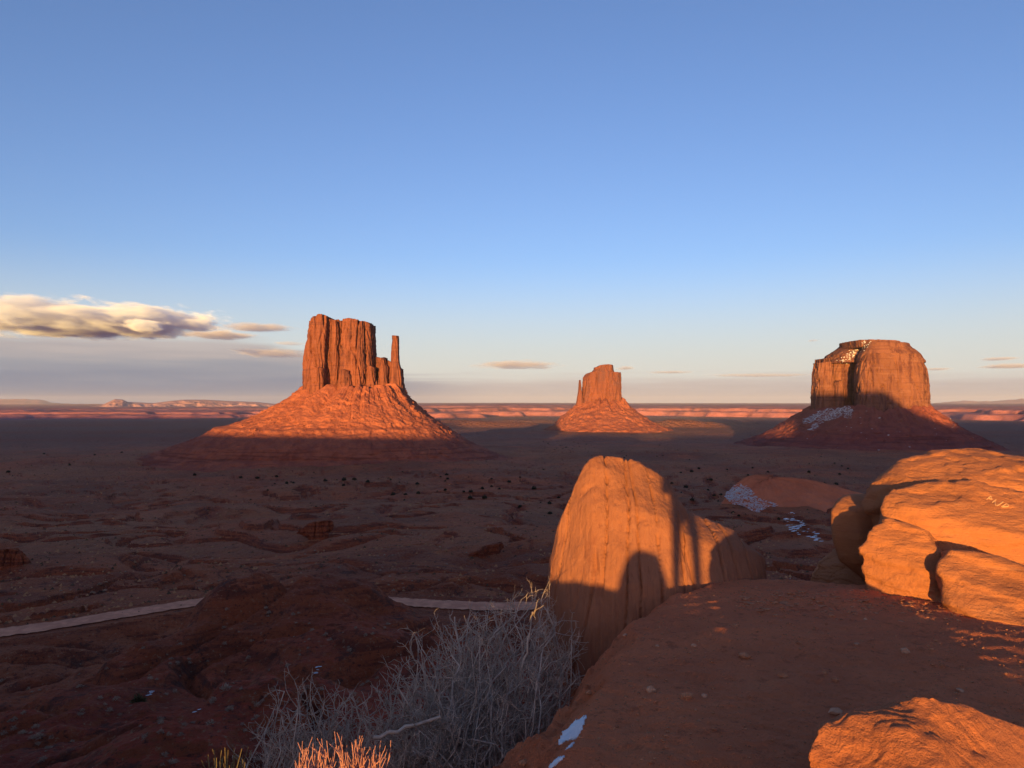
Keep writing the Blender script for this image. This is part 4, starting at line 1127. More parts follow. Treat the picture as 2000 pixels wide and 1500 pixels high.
def on_rocks(strokes, root):
    """scratched letters: shallow raised-lip grooves laid on the rock face they were cut into"""
    bpy.context.view_layer.update()
    dg = bpy.context.evaluated_depsgraph_get()
    from mathutils import Vector
    V, F = [], []
    for st in strokes:
        pts = []
        for (a, b) in zip(st[:-1], st[1:]):
            for k in np.linspace(0, 1, 5):
                d = Vector([float(q) for q in ray(a[0] + (b[0] - a[0]) * k, a[1] + (b[1] - a[1]) * k)]).normalized()
                hit, loc, nor, idx, ob, mx = scene.ray_cast(dg, Vector((0, 0, EYE)), d, distance=30)
                if hit and ob.parent == root: pts.append((loc, nor))
        for (p, n1), (q, n2) in zip(pts[:-1], pts[1:]):
            e = q - p
            if e.length < 1e-5 or e.length > 0.1: continue
            side = e.normalized().cross(n1) * 0.006
            b0 = len(V)
            V += [p + side + n1 * 0.001, p + n1 * 0.006, p - side + n1 * 0.001, q + side + n2 * 0.001, q + n2 * 0.006, q - side + n2 * 0.001]
            F += [(b0, b0 + 1, b0 + 4, b0 + 3), (b0 + 1, b0 + 2, b0 + 5, b0 + 4)]
    if V: child('scratched_letters', np.array([tuple(v) for v in V]), np.array(F), M['carved'], root, False)


for _root, _st in carve: on_rocks(_st, _root)


def cleft_snow():
    from mathutils import Vector
    dg = bpy.context.evaluated_depsgraph_get()
    rs = np.random.RandomState(77); P = []
    for _ in range(420):
        t = rs.uniform(0, 1)
        px, py = 1694 - 52 * t + rs.normal(0, 5), 668 + 42 * t + rs.normal(0, 3)
        hit, loc, nor, i, ob, mx = scene.ray_cast(dg, Vector((0, 0, EYE)), Vector([float(q) for q in ray(px, py)]).normalized(), distance=5000)
        if hit and ob.parent and loc.y > 1900 and nor.z > 0.12: P.append(tuple(loc))
    P = np.array(P)[:150]
    if len(P) == 0: return
    V, F = rubble('s', P, rs.uniform(0.8, 2.6, len(P)), None, seed=78, flat=0.6)
    tag(link('snow', make_mesh('snow', V, F), M['snow']), 'snow clinging in the cleft near the top of the blocky butte', kind='stuff')


cleft_snow()


# ------------------------------------------------------------------ things behind the viewpoint whose shadows fall on the striped boulder
def back(l, d, z=0.0):
    sx, sy = math.sin(SUN_AZ), math.cos(SUN_AZ)
    return (l * sy - d * sx, -l * sx - d * sy, z)


def behind_viewpoint():
    c = back(-0.11, 3.1, 0.1)
    root = empty('added_shadow_boulder', c)  # out of view, added to throw the rounded shadow onto the striped boulder
    tag(root, 'unseen boulder added behind the viewpoint to cast a rounded shadow on the striped boulder', 'boulder')
    th = np.linspace(0, 2 * np.pi, 64, endpoint=False); ph = np.linspace(0.02, np.pi * 0.75, 40)
    P, T = np.meshgrid(ph, th, indexing='ij')
    x, y, z = np.sin(P) * np.cos(T), np.sin(P) * np.sin(T), np.cos(P)
    k = 1 + 0.10 * fbm3(x * 1.5, y * 1.5, z * 1.5 + 3, 3)
    X = c[0] + 0.24 * k * np.sign(x) * np.abs(x) ** 0.8; Y = c[1] + 0.30 * k * y; Z = 0.38 + 0.37 * k * z
    loft_mesh('rock', X[::-1], Y[::-1], Z[::-1], M['outcrop'], root)
    # a person standing beside the camera, legs apart
    c = back(0.30, 0.62, 0.0)
    o = np.array(c)
    ax, fw = np.array([math.cos(SUN_AZ), -math.sin(SUN_AZ), 0]), np.array([math.sin(SUN_AZ), math.cos(SUN_AZ), 0])
    pts, rad, edges = [], [], []

    def chain(lst, start=None):
        prev = start
        for (l, f, z, r) in lst:
            pts.append(tuple(o + ax * l + fw * f + np.array([0, 0, z]))); rad.append(r)
            if prev is not None: edges.append((prev, len(pts) - 1))
            prev = len(pts) - 1
        return prev
    pelvis = chain([(0, 0, 1.02, 0.13)])
    neck = chain([(0, -0.01, 1.2, 0.14), (0, -0.01, 1.42, 0.155), (0, 0, 1.55, 0.07), (0, 0.02, 1.66, 0.085), (0, 0.02, 1.76, 0.08)], pelvis)
    chest = pelvis + 2
    for q in (-1, 1):
        chain([(q * 0.085, 0, 0.93, 0.062), (q * 0.10, 0.01, 0.50, 0.046), (q * 0.105, -0.01, 0.10, 0.040), (q * 0.105, 0.10, 0.05, 0.036)], pelvis)
        chain([(q * 0.17, -0.01, 1.42, 0.055), (q * 0.20, 0.02, 1.16, 0.045), (q * 0.12, 0.22, 1.28, 0.036), (q * 0.08, 0.29, 1.34, 0.03)], chest)
    me = bpy.data.meshes.new('person')
    me.from_pydata([tuple(np.array(p) - o) for p in pts], edges, [])
    ob = link('person', me, M['cloth'])
    ob.location = c
    sk = ob.modifiers.new('skin', 'SKIN')
    for v, r in zip(me.skin_vertices[0].data, rad): v.radius = (r, r)
    me.skin_vertices[0].data[0].use_root = True
    ob.modifiers.new('smooth', 'SUBSURF').levels = 2
    ob.modifiers['smooth'].render_levels = 2
    tag(ob, 'person standing with legs apart beside the camera, seen only as a shadow', 'person')


behind_viewpoint()

# ------------------------------------------------------------------ placing things on the ground
def ground_hit(px, py, d0=30.0):
    """first point of the valley ground along a line of sight, as (x, y, z)"""
    u, y, z = ray(px, py)
    az = math.degrees(math.atan2(u, y))
    j = int(round((az + 41) / 0.105))
    h = math.hypot(u, y)
    below = np.nonzero((EYE + z / h * VR < VALLEY_GRID[2][:, j]) & (VR > d0))[0]
    if not len(below): return None
    i = below[0]
    return (u / h * VR[i], y / h * VR[i], VALLEY_GRID[2][i, j])


def blade_bush(name, n, spread, h, w, seed, core=True, droop=0.0):
    """clump of small leaf blades growing out of a low dome"""
    rs = np.random.RandomState(seed)
    ph = np.arccos(rs.uniform(0.05, 1, n)); th = rs.uniform(0, 6.283, n)
    d = np.stack([np.sin(ph) * np.cos(th), np.sin(ph) * np.sin(th), np.cos(ph)], 1)
    k = 1 + 0.22 * np.sin(th * 3 + seed) * np.sin(ph)
    r0 = rs.uniform(0.25, 0.9, n) * k
    p0 = d * r0[:, None] * np.array([spread, spread, h])
    tip = p0 + (d + rs.normal(0, 0.45, (n, 3))) * np.array([1, 1, 0.9]) * (spread * 0.30)
    side = np.cross(d, rs.normal(size=(n, 3))); side /= np.linalg.norm(side, axis=1)[:, None] + 1e-9
    side *= w
    V = np.concatenate([p0 - side, p0 + side, tip + side * 0.5, tip - side * 0.5]).reshape(4, n, 3).transpose(1, 0, 2)
    V[..., 2] = np.maximum(V[..., 2], -0.02)
    return make_mesh(name, V.reshape(-1, 3), np.arange(n * 4).reshape(n, 4), False)


def vegetation():
    rs = np.random.RandomState(21)
    # dark junipers out on the flats
    jm = [blade_bush('juniper_bush', 190, 0.55, 0.85, 0.15, 30 + i) for i in range(4)]
    spots = [(635, 941), (672, 940), (671, 951), (692, 939), (718, 946), (768, 968), (792, 967), (817, 965), (870, 964), (906, 963), (920, 962), (942, 957), (960, 953), (872, 929), (994, 942), (1016, 992),
             (1073, 985), (1091, 973), (1074, 1004), (946, 974), (918, 974), (503, 938), (815, 946), (1043, 957), (975, 957), (1389, 943), (1340, 954), (1395, 969), (1408, 967), (1352, 980), (1432, 1003), (1443, 1012), (1521, 1016),
             (1610, 948), (1633, 947), (1351, 922), (1365, 920), (1420, 920), (1470, 915), (1500, 925), (1580, 925), (1640, 930), (1330, 925), (1312, 948), (560, 945), (540, 932), (470, 935), (380, 930), (300, 905), (185, 890), (238, 886), (16, 925), (136, 909), (86, 888)]
    cl = [(1100 + rs.normal(0, 28), 873 + rs.normal(0, 5)) for _ in range(20)] + [(1250 + rs.normal(0, 80), 885 + rs.normal(0, 10)) for _ in range(14)] + [(rs.uniform(1330, 1680), rs.uniform(890, 1000)) for _ in range(26)] + [(rs.uniform(450, 1080), rs.uniform(915, 1000)) for _ in range(24)]
    n = 0
    for i, (px, py) in enumerate(spots + cl):
        hit = ground_hit(px, py, 200)
        if hit is None: continue
        small = 1.0 if i < len(spots) else rs.uniform(0.45, 0.9)
        r = (3.4 if i < len(spots) else 2.8) * rs.uniform(0.75, 1.2) * small * min(max(hit[1] / 700.0, 0.7), 1.35)
        o = link('juniper_bush', jm[i % 4], M['juniper'])
        o.location = (hit[0], hit[1], hit[2] - 0.15); o.rotation_euler = (0, 0, rs.uniform(0, 6)); o.scale = (r, r * rs.uniform(.8, 1.1), r * rs.uniform(.75, .95))
        where = ('on the flats beneath the small farthest butte' if py < 900 and px > 1000 else 'on the scrub flat right of the striped boulder' if px > 1300 else
                 'on the scrub slope left of the striped boulder' if px > 850 else 'on the flat below the mitten-shaped butte')
        tag(o, 'small dark juniper bush ' + where, 'bush', 'dark junipers dotting the valley')
    # the low scrub that nobody could count
    for mat, lab, n, seed in (('scrub_pale', 'countless pale grass and scrub tufts over the valley floor', 24000, 1), ('scrub_dark', 'countless dark low scrub tufts over the valley floor', 15000, 2)):
        q = np.random.RandomState(seed)
        py = 785 + 18 * np.exp(q.uniform(np.log(5.2), np.log(21), n)); px = q.uniform(-30, 2030, n)
        j = np.clip(np.round((np.degrees(np.arctan((px - 1000) / FPX)) + 41) / 0.105).astype(int), 0, 780)
        D = 47.7 / ((py - 785) / FPX) * np.interp(py, [880, 1000, 1165], [2.9, 1.85, 1.0])
        i = np.clip(np.searchsorted(VR, D), 0, len(VR) - 1)
        P = np.stack([g_[i, j] for g_ in VALLEY_GRID], 1) + np.concatenate([q.normal(0, 1.5, (n, 2)), np.zeros((n, 1))], 1)
        keep = (fbm2(P[:, 0] / 60 + seed * 9, P[:, 1] / 60, 3) + q.uniform(-.4, .4, n) > -0.05) & (VR[i] > 190)
        P = P[keep]; k_ = len(P)
        sz = 0.25 + 0.95 * q.power(0.5, k_) * np.interp(VR[i][keep], [190, 1500], [0.6, 1.9])
        tet = np.array([[1, 0, -.2], [-.3, .9, -.2], [-.8, -.5, -.2], [0.1, -0.9, -.1], [.05, .05, .8]])
        V = (tet[None] * (1 + q.uniform(-.35, .35, (k_, 5, 3)))) * sz[:, None, None] + P[:, None]
        F = (np.array([[0, 1, 4], [1, 2, 4], [2, 3, 4], [3, 0, 4]])[None] + (np.arange(k_) * 5)[:, None, None]).reshape(-1, 3); V = V.reshape(-1, 3)
        tag(link('scrub', make_mesh('scrub', V, F, False), M[mat]), lab, kind='stuff')
    # grey sagebrush on the near slope
    sm = [blade_bush('sagebrush', 150, 0.6, 0.62, 0.035, 90 + i) for i in range(4)]
    big = [(440, 1346, 1.05, 'widest grey sagebrush on the bare slope left of the dead shrubs'), (645, 1252, 0.75, 'round grey sagebrush on the ridge left of the large dead shrub'), (155, 1346, 0.75, 'pale sagebrush low on the left slope'),
           (280, 1268, 0.6, 'pale round sagebrush high on the dark red mound'), (520, 1190, 0.8, 'dark grey sagebrush on the ridge crest beside the road'), (335, 1290, 0.6, 'grey sagebrush in the middle of the left mound'),
           (210, 1308, 0.6, 'tufted sagebrush above the left gully'), (195, 1365, 0.7, 'straggly sagebrush at the foot of the left mound'), (235, 1398, 0.6, 'flattened grey sagebrush near the bottom left'), (75, 1445, 1.0, 'dark purplish sagebrush near the bottom left corner'),
           (8, 1440, 0.8, 'grey sagebrush cut by the left edge of the picture'), (160, 1392, 0.6, 'small sagebrush between two mounds at lower left'), (455, 1380, 0.3, 'tiny straw-coloured tuft on the bare slope')]
    for i, (px, py, r, lab) in enumerate(big):
        hit = ground_hit(px, py)
        o = link('sagebrush', sm[i % 4], M['sage']); o.location = (hit[0], hit[1], hit[2] - 0.05)
        o.rotation_euler = (0, 0, i * 1.7); o.scale = (r, r, r * 0.85)
        tag(o, lab, 'bush', 'grey sagebrush on the near slope')
    hit = ground_hit(270, 1372)
    o = link('green_bush', blade_bush('green_bush', 420, 0.55, 0.7, 0.05, 77), M['green']); o.location = (hit[0], hit[1], hit[2] - 0.1); o.scale = (1.5, 1.3, 1.35)
    tag(o, 'dark green leafy bush on the lower left slope', 'bush')
    k = 0
    while k < 150:
        px, py = rs.uniform(-10, 780), rs.uniform(1195, 1498)
        if perlin2(px / 90.0, py / 55.0) < rs.uniform(-0.25, 0.35): continue
        hit = ground_hit(px, py)
        if hit is None or hit[1] > 150: k += 0.2; continue
        r = rs.uniform(0.28, 0.80)
        o = link('sagebrush', sm[int(k) % 4], M['sage']); o.location = (hit[0], hit[1], hit[2] - 0.05); o.rotation_euler = (0, 0, rs.uniform(0, 6)); o.scale = (r, r, r * rs.uniform(.7, 1))
        zone = ('on the slope right under the dirt road' if py < 1245 and px < 400 else 'on the ridge that hides the road' if py < 1245 else 'beside the left edge on the dark slope' if px < 150 else
                'on the left red mound' if px < 330 and py < 1340 else 'in the gully between the red mounds' if px < 520 and py < 1340 else 'on the slope above the dead shrubs' if px >= 520 else 'on the bare ground at lower left')
        tag(o, 'small pale sagebrush tuft ' + zone, 'bush', 'small sagebrush tufts on the near mounds')
        k += 1
    k = 0
    while k < 110:
        px, py = rs.uniform(-10, 1070), rs.uniform(1010, 1165)
        if perlin2(px / 120.0 + 5, py / 30.0) < rs.uniform(-0.3, 0.3): continue
        hit = ground_hit(px, py)
        if hit is None or hit[1] < 150: k += 0.2; continue
        r = rs.uniform(0.5, 1.3)
        o = link('sagebrush', sm[int(k) % 4], M['sage']); o.location = (hit[0], hit[1], hit[2] - 0.05); o.rotation_euler = (0, 0, rs.uniform(0, 6)); o.scale = (r, r, r * rs.uniform(.6, .9))
        zone = ('at far left' if px < 260 else 'below the mitten-shaped butte' if px < 640 else 'left of the striped boulder') + (', near it' if py > 1100 else '')
        tag(o, 'pale sagebrush speck on the plain beyond the road ' + zone, 'bush', 'sagebrush on the plain beyond the road')
        k += 1


vegetation()


# ------------------------------------------------------------------ dead shrubs and stalks
def tubes(segs, sides=3):
    S = np.array(segs, float)
    p, q, r0, r1 = S[:, 0:3], S[:, 3:6], S[:, 6], S[:, 7]
    d = q - p; d /= np.linalg.norm(d, axis=1)[:, None] + 1e-9
    ref = np.where(np.abs(d[:, 2:3]) > 0.9, np.array([[1.0, 0, 0]]), np.array([[0, 0, 1.0]]))
    a = np.cross(d, ref); a /= np.linalg.norm(a, axis=1)[:, None] + 1e-9
    b = np.cross(d, a)
    ring = []
    for base, r in ((p, r0), (q, r1)):
        for k in range(sides):
            an = 2 * np.pi * k / sides
            ring.append(base + (a * math.cos(an) + b * math.sin(an)) * r[:, None])
    V = np.stack(ring, 1)
    n = len(S); o = np.arange(n)[:, None] * 2 * sides
    F = np.concatenate([o + np.array([[k, (k + 1) % sides, sides + (k + 1) % sides, sides + k]]) for k in range(sides)])
    return V.reshape(-1, 3), F


def limb(rs, p, q, r0, r1, n, wob, segs, sag=0.0):
    p, q = np.array(p, float), np.array(q, float)
    L = np.linalg.norm(q - p)
    off = rs.normal(0, wob * L, 3); prev = p; out = []
    for i in range(1, n + 1):
        t = i / n
        c = p + (q - p) * t + off * math.sin(math.pi * t) + rs.normal(0, 0.018 * L, 3) * (i < n)
        c[2] -= sag * L * t * t
        segs.append((*prev, *c, r0 + (r1 - r0) * (i - 1) / n, r0 + (r1 - r0) * t))
        out.append((c, (c - prev) / (np.linalg.norm(c - prev) + 1e-9), r0 + (r1 - r0) * t)); prev = c
    return out


def dead_shrub(name, label, roots, poly, Dfun, n, seed, stems=(), twig=1.0):
    rs = np.random.RandomState(seed)
    root = empty(name, roots[0]); tag(root, label, 'shrub')
    P = np.array(poly, float)
    thick, thin = [], []
    x0, y0 = P.min(0); x1, y1 = P.max(0)
    k = 0
    while k < n:
        px, py = rs.uniform(x0, x1), rs.uniform(y0, y1)
        if sd_poly(np.array([px]), np.array([py]), P)[0] < 0: continue
        k += 1
        D = Dfun(py) + rs.normal(0, 0.22)
        tgt = np.array([float(v) for v in at(px, py, D)])
        rt = np.array(roots[rs.randint(len(roots))]) + rs.normal(0, 0.07, 3) * (1, 1, 0.3)
        path = limb(rs, rt, tgt, rs.uniform(0.007, 0.013), 0.0045, 8, 0.10, thick)
        for (c, d, r) in path[3:]:
            for _ in range(rs.randint(1, 4)):
                dr = d * 0.55 + rs.normal(0, 0.55, 3); dr[2] += 0.12; dr /= np.linalg.norm(dr)
                e = c + dr * rs.uniform(0.09, 0.26) * twig
                sub = limb(rs, c, e, min(r, 0.0040), 0.0020, 3, 0.12, thin)
                for (c2, d2, r2) in sub:
                    for _ in range(rs.randint(1, 3)):
                        dr2 = d2 * 0.7 + rs.normal(0, 0.5, 3); dr2 /= np.linalg.norm(dr2)
                        limb(rs, c2, c2 + dr2 * rs.uniform(0.03, 0.10) * twig, 0.0023, 0.0012, 2, 0.1, thin)
    for st in stems:
        a = np.array([float(v) for v in at(*st[0])]); b = np.array([float(v) for v in at(*st[1])])
        limb(rs, a, b, st[2], st[3], 7, 0.05, thick)
    V, F = tubes(thick, 5); child('branches', V, F, M['twig'], root)
    V, F = tubes(thin, 3); child('twigs', V, F, M['twig'], root)
    return root


def gz(x, y): return float(height(np.array([x]), np.array([y]))[0])


def shrubs():
    D1 = lambda py: 7.15 - (py - 1180) / 300.0 * 1.8
    rts = [(x, y, gz(x, y) + 0.0) for x, y in ((-0.55, 5.6), (-0.25, 5.8), (0.05, 6.1), (-0.75, 5.4), (0.25, 6.4), (-0.95, 5.2), (-0.1, 5.5))]
    rts = [(x, y, max(z, -1.9)) for x, y, z in rts]
    dead_shrub('dead_shrub', 'large tangled grey dead shrub below the left side of the striped boulder', rts,
               [(722, 1490), (735, 1375), (790, 1292), (850, 1250), (885, 1205), (905, 1195), (985, 1195), (1030, 1172), (1065, 1185), (1112, 1235), (1142, 1330), (1070, 1372), (1000, 1425), (930, 1475), (860, 1495)], D1, 240, 3,
               stems=[((905, 1330, 6.6), (888, 1205, 6.9), 0.015, 0.008), ((903, 1290, 6.7), (868, 1222, 6.8), 0.009, 0.004), ((1015, 1330, 6.3), (1040, 1195, 6.3), 0.013, 0.006), ((895, 1250, 6.8), (928, 1195, 6.9), 0.008, 0.003),
                      ((730, 1440, 5.1), (860, 1400, 5.2), 0.015, 0.012), ((1035, 1215, 6.2), (1052, 1170, 5.95), 0.005, 0.002), ((1045, 1210, 6.2), (1062, 1182, 5.95), 0.004, 0.002)])
    D2 = lambda py: 6.2 - (py - 1345) / 150.0 * 0.8
    rts = [(x, y, max(gz(x, y), -2.1)) for x, y in ((-1.75, 5.4), (-1.5, 5.6), (-1.95, 5.3), (-1.3, 5.6))]
    dead_shrub('dead_shrub', 'smaller sparse grey dead shrub at the bottom, left of the large one', rts,
               [(505, 1445), (535, 1385), (552, 1345), (590, 1342), (625, 1385), (690, 1375), (725, 1400), (745, 1490), (640, 1500), (540, 1498)], D2, 60, 5)
    dead_shrub('bare_twig', 'single bare twig sticking up between the two dead shrubs', [(-1.5, 6.3, -1.9)], [(668, 1330), (690, 1318), (700, 1400), (690, 1420)], lambda py: 6.4, 3, 6, twig=0.45)
    # sunlit stalks and dry grass at the very bottom
    rs = np.random.RandomState(9)
    for name, label, x0, x1, D, ytop, n, mat, lean in (('stalk_clump', 'sunlit orange dry stalk clump at the bottom edge below the dead shrubs', 628, 742, 3.45, 1436, 60, 'straw', 1.0), ('stalk_clump', 'thinner sunlit stalk clump left of the larger one at the bottom edge', 568, 628, 3.4, 1452, 20, 'straw', 1.0),
                                                       ('grass_clump', 'unlit dry yellowish grass clump at the bottom edge, left of the stalks', 405, 492, 3.7, 1458, 70, 'grass', 0.6)):
        xm = (x0 + x1) / 2.0
        base = np.array([float(v) for v in at(xm, 1640, D)])
        root = empty(name, tuple(base)); tag(root, label, 'grass' if 'grass' in name else 'shrub')
        segs = []
        for k in range(n):
            px = rs.uniform(x0, x1)
            tip = np.array([float(v) for v in at(px + rs.normal(0, 12), rs.uniform(ytop, ytop + 55) + abs(px - xm) * 0.12, D + rs.normal(0, 0.12))])
            b = np.array([float(v) for v in at(xm + (px - xm) * 0.5, 1660, D)]) + rs.normal(0, 0.02, 3)
            path = limb(rs, b, tip, 0.0042 if mat == 'straw' else 0.0028, 0.0016, 6, 0.02, segs)
            if mat == 'straw':
                for (c, d, r) in path[2:5]:
                    e = d + rs.normal(0, 0.28, 3); e /= np.linalg.norm(e)
                    limb(rs, c, c + e * rs.uniform(0.05, 0.13), 0.0028, 0.0014, 3, 0.04, segs)
        V, F = tubes(segs, 4); child('stalks', V, F, M[mat], root)


shrubs()


# ------------------------------------------------------------------ knoll, small outcrops, snow, stones, litter
def in_poly(P):
    P = np.array(P, float)
    return lambda px, py: sd_poly(px, py, P)


def valley_details():
    hit = ground_hit(1520, 985, 200)
    D = hit[1]; u = D / FPX
    root = empty('sand_knoll', tuple(float(v) for v in hit)); tag(root, 'smooth orange sandy knoll in the middle distance right of the striped boulder', 'knoll')
    prof = [(938, 1478, 1545), (941, 1462, 1575), (947, 1450, 1612), (956, 1436, 1650), (968, 1424, 1700), (984, 1416, 1745), (1004, 1408, 1790), (1030, 1396, 1830)]
    o, grid = talus('sand', D, prof, [(938, 4 * u, 14 * u), (956, 26 * u, 40 * u), (984, 60 * u, 80 * u), (1030, 120 * u, 140 * u)], M['sand'], root, 360, 90, u, 30.0, 0.1, 0.12)

    def m1(x, y, z, px, py):
        a = in_poly([(1448, 944), (1462, 950), (1480, 972), (1520, 984), (1518, 1002), (1490, 1020), (1450, 1000), (1412, 968), (1410, 955)])(px, py)
        n = fbm3(x / (7 * u), y / (16 * u), z / (3 * u), 4, 0.65)
        return (y < D + 20 * u) & (a > 0) & (n + np.clip(a / 30, 0, .35) > 0.02)
    snow_lumps('snow', 'broken band of snow on the shaded side of the sandy knoll', grid, m1, 6000, 0.95 * u, 42, (2.6, 0.9), 0.9)

    def patch(poly, thr, cell, lift, label, grid, thick, lumps=None):
        f = in_poly(poly)

        def mk(x, y, z, px, py):
            ok = (y > 0)
            px = np.where(ok, px, -9999.0)
            P = np.array(poly); near = (px > P[:, 0].min() - 3) & (px < P[:, 0].max() + 3) & (py > P[:, 1].min() - 3) & (py < P[:, 1].max() + 3)
            out = np.zeros(px.shape, bool)
            if near.any():
                n = fbm3(x[near] / cell, y[near] / cell, z[near] / cell, 4, 0.6)
                out[near] = (f(px[near], py[near]) > 0) & (n > thr)
            return out
        if lumps: snow_lumps('snow', label, grid, mk, lumps[0], lumps[1], 43 + lumps[0]); return
        V, F = snow_from_grid('s', grid, mk, (0, 0, lift))
        if not len(F): print('no snow', label); return
        o = link('snow_patch', make_mesh('snow_patch', V, F), M['snow'])
        md = o.modifiers.new('thickness', 'SOLIDIFY'); md.thickness = thick; md.offset = -1
        tag(o, label, kind='stuff')
    patch([(1530, 1003), (1560, 1000), (1575, 1030), (1608, 1045), (1600, 1060), (1560, 1045), (1535, 1030)], -0.05, 3.0, 0.25, 'scattered snow below the knoll beside the rounded boulder', VALLEY_GRID, 0.2, (260, 0.8))
    patch([(1535, 1128), (1550, 1122), (1562, 1135), (1550, 1142), (1536, 1140)], -0.2, 0.8, 0.1, 'small snow speck in the dark gully between the boulders', VALLEY_GRID, 0.1, (24, 0.10))
    patch([(611, 1310), (619, 1300), (627, 1302), (622, 1312), (613, 1315)], -1, 1, 0.08, 'tiny snow remnant in the gully left of the large dead shrub', VALLEY_GRID, 0.06, (14, 0.12))
    patch([(281, 1358), (292, 1349), (301, 1345), (299, 1351), (287, 1360)], -1, 1, 0.08, 'thin snow streak beside the dark green bush', VALLEY_GRID, 0.06, (14, 0.12))
    patch([(375, 1394), (386, 1386), (394, 1384), (390, 1392), (378, 1398)], -1, 1, 0.08, 'thin snow streak on the slope below the widest sagebrush', VALLEY_GRID, 0.06, (14, 0.12))
    patch([(1147, 1396), (1139, 1420), (1126, 1444), (1112, 1447), (1100, 1449), (1091, 1460), (1089, 1450), (1098, 1432), (1120, 1412)], -0.75, 0.06, 0.006, 'thin pointed snow patch on the dirt slope at the bottom', LEDGE_GRID, 0.008)
    patch([(1124, 1447), (1112, 1468), (1102, 1478), (1092, 1490), (1078, 1503), (1066, 1503), (1085, 1484), (1098, 1474), (1112, 1456)], -0.6, 0.05, 0.006, 'narrow snow strip running off the bottom edge below the pointed patch', LEDGE_GRID, 0.008)

    for i, (prof, top, lab) in enumerate((([(1052, 600, 640), (1042, 588, 640), (1034, 575, 648), (1024, 580, 650), (1018, 596, 648)], [(560, 1036), (590, 1028), (612, 1020), (640, 1017), (652, 1022)], 'dark overhanging rock ledge in the valley left of centre'),
                                          ([(1086, 930, 974), (1078, 915, 980), (1070, 920, 986), (1062, 945, 984)], [(900, 1082), (930, 1074), (955, 1066), (980, 1061), (990, 1066)], 'dark overhanging rock ledge in the valley left of the striped boulder'),
                                          ([(1112, -40, 70), (1090, -40, 52), (1074, -40, 34)], [(-40, 1074), (20, 1073), (40, 1078), (60, 1090)], 'low dark rocky bluff at the left edge beyond the road'))):
        px = (prof[0][1] + prof[0][2]) / 2.0
        h = ground_hit(px, prof[0][0], 150)
        root = empty('rock_ledge', tuple(float(v) for v in h)); tag(root, lab, 'rock')
        uu = h[1] / FPX
        pillar('rock', h[1], (-2.0, 22 * uu), prof, top, prof[0][0] + 10, M['valley'], root, 140, 60, uu, 2.6, 0.7, 70.0 + i)


valley_details()


def stones():
    rs = np.random.RandomState(33)
    # loose gravel over the ledge: too many to count
    n = 11000
    r = rs.uniform(2.7, 8.0, n); a = np.radians(rs.uniform(-14, 42, n))
    x, y = r * np.sin(a), r * np.cos(a)
    z = height(x.copy(), y.copy())
    s = 0.0026 + 0.010 * rs.power(0.22, n)
    ok = (sd_poly(x, y, LEDGE) > -1.3) & (perlin2(x * 0.9, y * 0.9) + rs.uniform(-.5, .5, n) > -0.1)
    V, F = rubble('g', np.stack([x, y, z + s * 0.2], 1)[ok], s[ok], None, seed=3)
    tag(link('gravel', make_mesh('gravel', V, F, False), M['pebble']), 'fine gravel strewn over the red dirt ledge', kind='stuff')
    # flaky chips at the foot of the outcrop
    n = 650
    px, py = rs.uniform(1440, 1880, n), rs.normal(1172, 13, n) + 0.0
    py = py + np.clip(px - 1700, 0, 300) * 0.10
    k = (0 - EYE) / ray(px, py)[2]
    x, y = ray(px, py)[0] * k, ray(px, py)[1] * k
    z = height(x.copy(), y.copy()); s = 0.006 + 0.026 * rs.power(0.3, n)
    V, F = rubble('g', np.stack([x, y, z + s * 0.12], 1), s, None, seed=4, flat=0.4)
    tag(link('rock_chips', make_mesh('rock_chips', V, F, False), M['pebble']), 'flaky sandstone chips along the foot of the layered outcrop', kind='stuff')
    # single larger stones
    spots = [(1283, 1263, .022, 'pale'), (1355, 1262, .026, 'pale'), (1222, 1243, .026, 'pale'), (1437, 1223, .030, 'red'), (1455, 1284, .050, 'red'), (1558, 1257, .022, 'red'), (1674, 1259, .022, 'pale'), (1769, 1274, .030, 'pale'), (1612, 1316, .024, 'red'),
             (1632, 1331, .026, 'red'), (1634, 1392, .034, 'pale'), (1530, 1322, .030, 'red'), (1875, 1349, .024, 'pale'), (1990, 1432, .030, 'red'), (1272, 1350, .032, 'pale'), (1152, 1363, .028, 'red'), (1118, 1362, .018, 'red'), (1023, 1492, .030, 'red'), (950, 1470, .026, 'red'),
             (1342, 1362, .040, 'red'), (1375, 1361, .026, 'pale'), (1690, 1210, .020, 'pale'), (1390, 1293, .018, 'red'), (1840, 1300, .022, 'red')]
    place = ['behind the lone pebble near the ledge rim', 'in the middle of the ledge dirt', 'at the left rim of the ledge', 'below the lit patch of dirt', 'near the middle of the ledge', 'toward the layered outcrop', 'on open dirt below the outcrop', 'on open dirt right of centre', 'above the corner boulder', 'just above the corner boulder',
             'left of the corner boulder', 'in the middle of the dirt', 'above the ridge of the corner boulder', 'beside the right end of the corner boulder', 'on the left shoulder of the ledge', 'on the slope beside the snow', 'above the pointed snow patch', 'at the bottom left of the snow strip', 'under the edge of the dead shrub',
             'flat on the dirt left of centre', 'beside a flat stone left of centre', 'below the outcrop chips', 'in the middle ledge above centre', 'on the far right dirt']
    for i, (px, py, s, kind) in enumerate(spots):
        zz = 0.0 if px > 1180 else -0.25
        for _ in range(4):
            k = (zz - EYE) / ray(px, py)[2]
            x, y = float(ray(px, py)[0] * k), float(ray(px, py)[1] * k)
            zz = gz(x, y)
        V, F = rubble('s', np.array([[0, 0, 0]]), [s], None, seed=60 + i, flat=0.8)
        o = link('stone', make_mesh('stone', V, F, False), M['stone_pale' if kind == 'pale' else 'pebble'])
        o.location = (x, y, zz + s * 0.25)
        tag(o, ('pale' if kind == 'pale' else 'reddish') + ' loose stone ' + place[i], 'stone', 'loose stones on the ledge')


stones()


